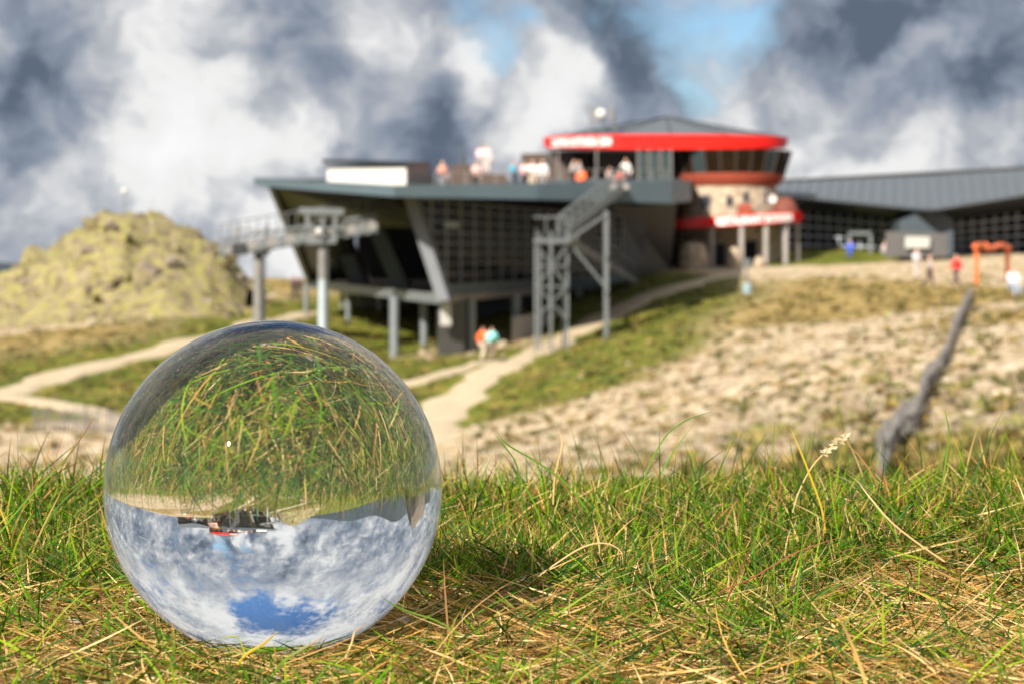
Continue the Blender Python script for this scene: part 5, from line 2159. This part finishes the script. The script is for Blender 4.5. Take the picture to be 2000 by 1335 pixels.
# single blades and stalks that stand out from the turf
def hero(name, label, cat, pix, d, wpx, c0, c1, dd=0.0):
    pt = [P(x, y, d + dd * i / max(1, len(pix) - 1)) for i, (x, y) in enumerate(pix)]
    dense = []
    for i in range(len(pt) - 1):
        a = pt[max(i - 1, 0)]; b = pt[i]; c2 = pt[i + 1]; e = pt[min(i + 2, len(pt) - 1)]
        for k2 in range(6):
            t = k2 / 6
            dense.append(0.5 * ((2 * b) + (c2 - a) * t + (2 * a - 5 * b + 4 * c2 - e) * t * t + (3 * b - a - 3 * c2 + e) * t ** 3))
    dense.append(pt[-1])
    root = dense[-1].copy()
    n = len(dense)
    V, C = [], []
    w = wpx * .5 / FPX * d
    for i, p in enumerate(dense):
        t = (dense[min(i + 1, n - 1)] - dense[max(i - 1, 0)]).normalized()
        view = V3((.25, 1, .1)).normalized()
        sd_ = t.cross(view).normalized()
        f = i / (n - 1)                         # 0 tip .. 1 root
        h = w * .5 * min(1, .12 + f * 3.2)
        V += [p - sd_ * h, p + t.cross(sd_) * h * .5, p + sd_ * h]
        col = [lerp(c1[k2], c0[k2], min(1, f * 1.8)) for k2 in range(3)]
        C += [col] * 3
    F = []
    for i in range(n - 1):
        for k2 in range(2):
            F.append((i * 3 + k2, i * 3 + k2 + 1, i * 3 + k2 + 4, i * 3 + k2 + 3))
    V = np.array([(v - root)[:] for v in V])
    o = np_mesh(name, V, np.array(F), BM, np.array(C), True)
    o.location = root
    return tag(o, label, cat)


GR, GR2, ST, YE, BRN, RDB = (.12, .24, .02), (.07, .15, .02), (.58, .42, .20), (.50, .36, .03), (.10, .05, .03), (.24, .07, .04)
hero('tall_grass', 'straight green blade with a dark red tip left of the ball', 'grass', [(185, 813), (142, 878), (96, 930), (40, 990), (0, 1040)], .60, 7, GR, (.25, .03, .03))
hero('tall_grass', 'dark brown blade leaning towards the left rim of the ball', 'grass', [(206, 912), (160, 945), (112, 990), (85, 1030)], .575, 6, GR2, BRN)
hero('grass_stalk', 'kinked dark brown stalk standing close to the right rim of the ball', 'grass stalk', [(866, 935), (884, 938), (893, 950), (891, 963), (906, 985), (916, 1022), (932, 1052), (952, 1088), (966, 1118)], .575, 3.2, (.20, .12, .06), BRN)
hero('grass_leaf', 'thick ochre leaf pointing up in front of the ball foot', 'grass leaf', [(543, 1231), (516, 1255), (482, 1276), (464, 1296)], .474, 11, YE, (.28, .2, .05))
hero('grass_leaf', 'small bent yellow-green leaf at the left of the ball foot', 'grass leaf', [(429, 1247), (446, 1242), (463, 1243), (471, 1255), (478, 1274)], .474, 6, (.30, .34, .04), (.35, .36, .06))
hero('grass_stalk', 'snapped straw stalk in front of the lower right of the ball', 'grass stalk', [(716, 1218), (695, 1230), (691, 1238), (686, 1256), (674, 1284)], .474, 7, ST, (.30, .18, .12))
hero('tall_grass', 'broad green blade with withered tip below the ball', 'grass', [(630, 1243), (598, 1262), (560, 1286), (532, 1318), (508, 1350)], .462, 11, GR, (.40, .26, .18))
hero('tall_grass', 'green blade lying from the ball towards the right', 'grass', [(744, 1163), (772, 1182), (806, 1196), (852, 1211), (900, 1240)], .492, 7, GR, GR2)
hero('tall_grass', 'long green blade arching over the right part of the crest', 'grass', [(1390, 803), (1345, 818), (1303, 848), (1272, 900), (1252, 955), (1240, 1000)], .66, 6, GR, GR2)
hero('grass_stalk', 'curled tan stalk on the crest in front of the pale rubble', 'grass stalk', [(1090, 836), (1098, 866), (1090, 900), (1083, 935), (1080, 985)], .68, 6, (.52, .36, .14), ST)
hero('tall_grass', 'golden yellow blade standing on the crest below the rubble', 'grass', [(1543, 833), (1560, 872), (1581, 925), (1604, 990), (1612, 1040)], .64, 7, YE, YE)
hero('grass_stalk', 'long pale straw falling to the right in the right foreground', 'grass stalk', [(1676, 940), (1700, 972), (1740, 1018), (1790, 1058), (1845, 1096)], .585, 7, ST, (.7, .58, .35))
hero('grass_stalk', 'reddish brown stalk lying slantwise in the right foreground', 'grass stalk', [(1648, 1046), (1555, 1078), (1468, 1128), (1400, 1158), (1350, 1190)], .55, 6, RDB, (.30, .12, .05))
hero('tall_grass', 'green blade rising in front of the lower fence end', 'grass', [(1845, 800), (1853, 842), (1847, 905), (1838, 960)], .68, 6, GR, GR2)
hero('tall_grass', 'long green blade bending down right of the curled tan stalk', 'grass', [(970, 842), (992, 868), (1050, 902), (1106, 944), (1150, 1000)], .64, 7, GR, GR2)
hero('tall_grass', 'thin green blade bowed left on the crest near the ball', 'grass', [(966, 846), (985, 870), (1008, 905), (1018, 960), (1022, 1010)], .65, 6, GR2, GR2)
hero('grass_stalk', 'looping dry straw arching over the middle foreground', 'grass stalk', [(1217, 1102), (1211, 1074), (1180, 1060), (1140, 1067), (1090, 1097), (1030, 1142), (980, 1190)], .56, 6, ST, ST)
hero('tall_grass', 'short bright green blade standing at the lower left of the ball', 'grass', [(313, 1225), (322, 1250), (324, 1280), (326, 1300)], .488, 10, (.22, .36, .03), (.22, .36, .03))
# feathery seed head on its stalk
sh_ = hero('seed_head_stalk', 'feathery beige seed head leaning over the right crest', 'grass stalk', [(1652, 852), (1632, 866), (1610, 884), (1585, 912), (1560, 960), (1548, 1000)], .66, 5, ST, ST)
mb = MB()
for q in range(60):
    t = random.random()
    p = lerp(P(1652, 852, .66), P(1605, 888, .66), t)
    d_ = V3((random.uniform(-1, 1), random.uniform(-1, 1), random.uniform(-.3, 1))).normalized() * .0022
    e_ = d_.cross(V3((1, .3, .2))).normalized() * .00025
    mb.poly([p - e_, p + d_ * .5 - e_ * 1.4, p + d_, p + d_ * .5 + e_ * 1.4])
mb.build('seed_husks', mat('dry_seed_husk', (.62, .50, .30), .8), sh_)
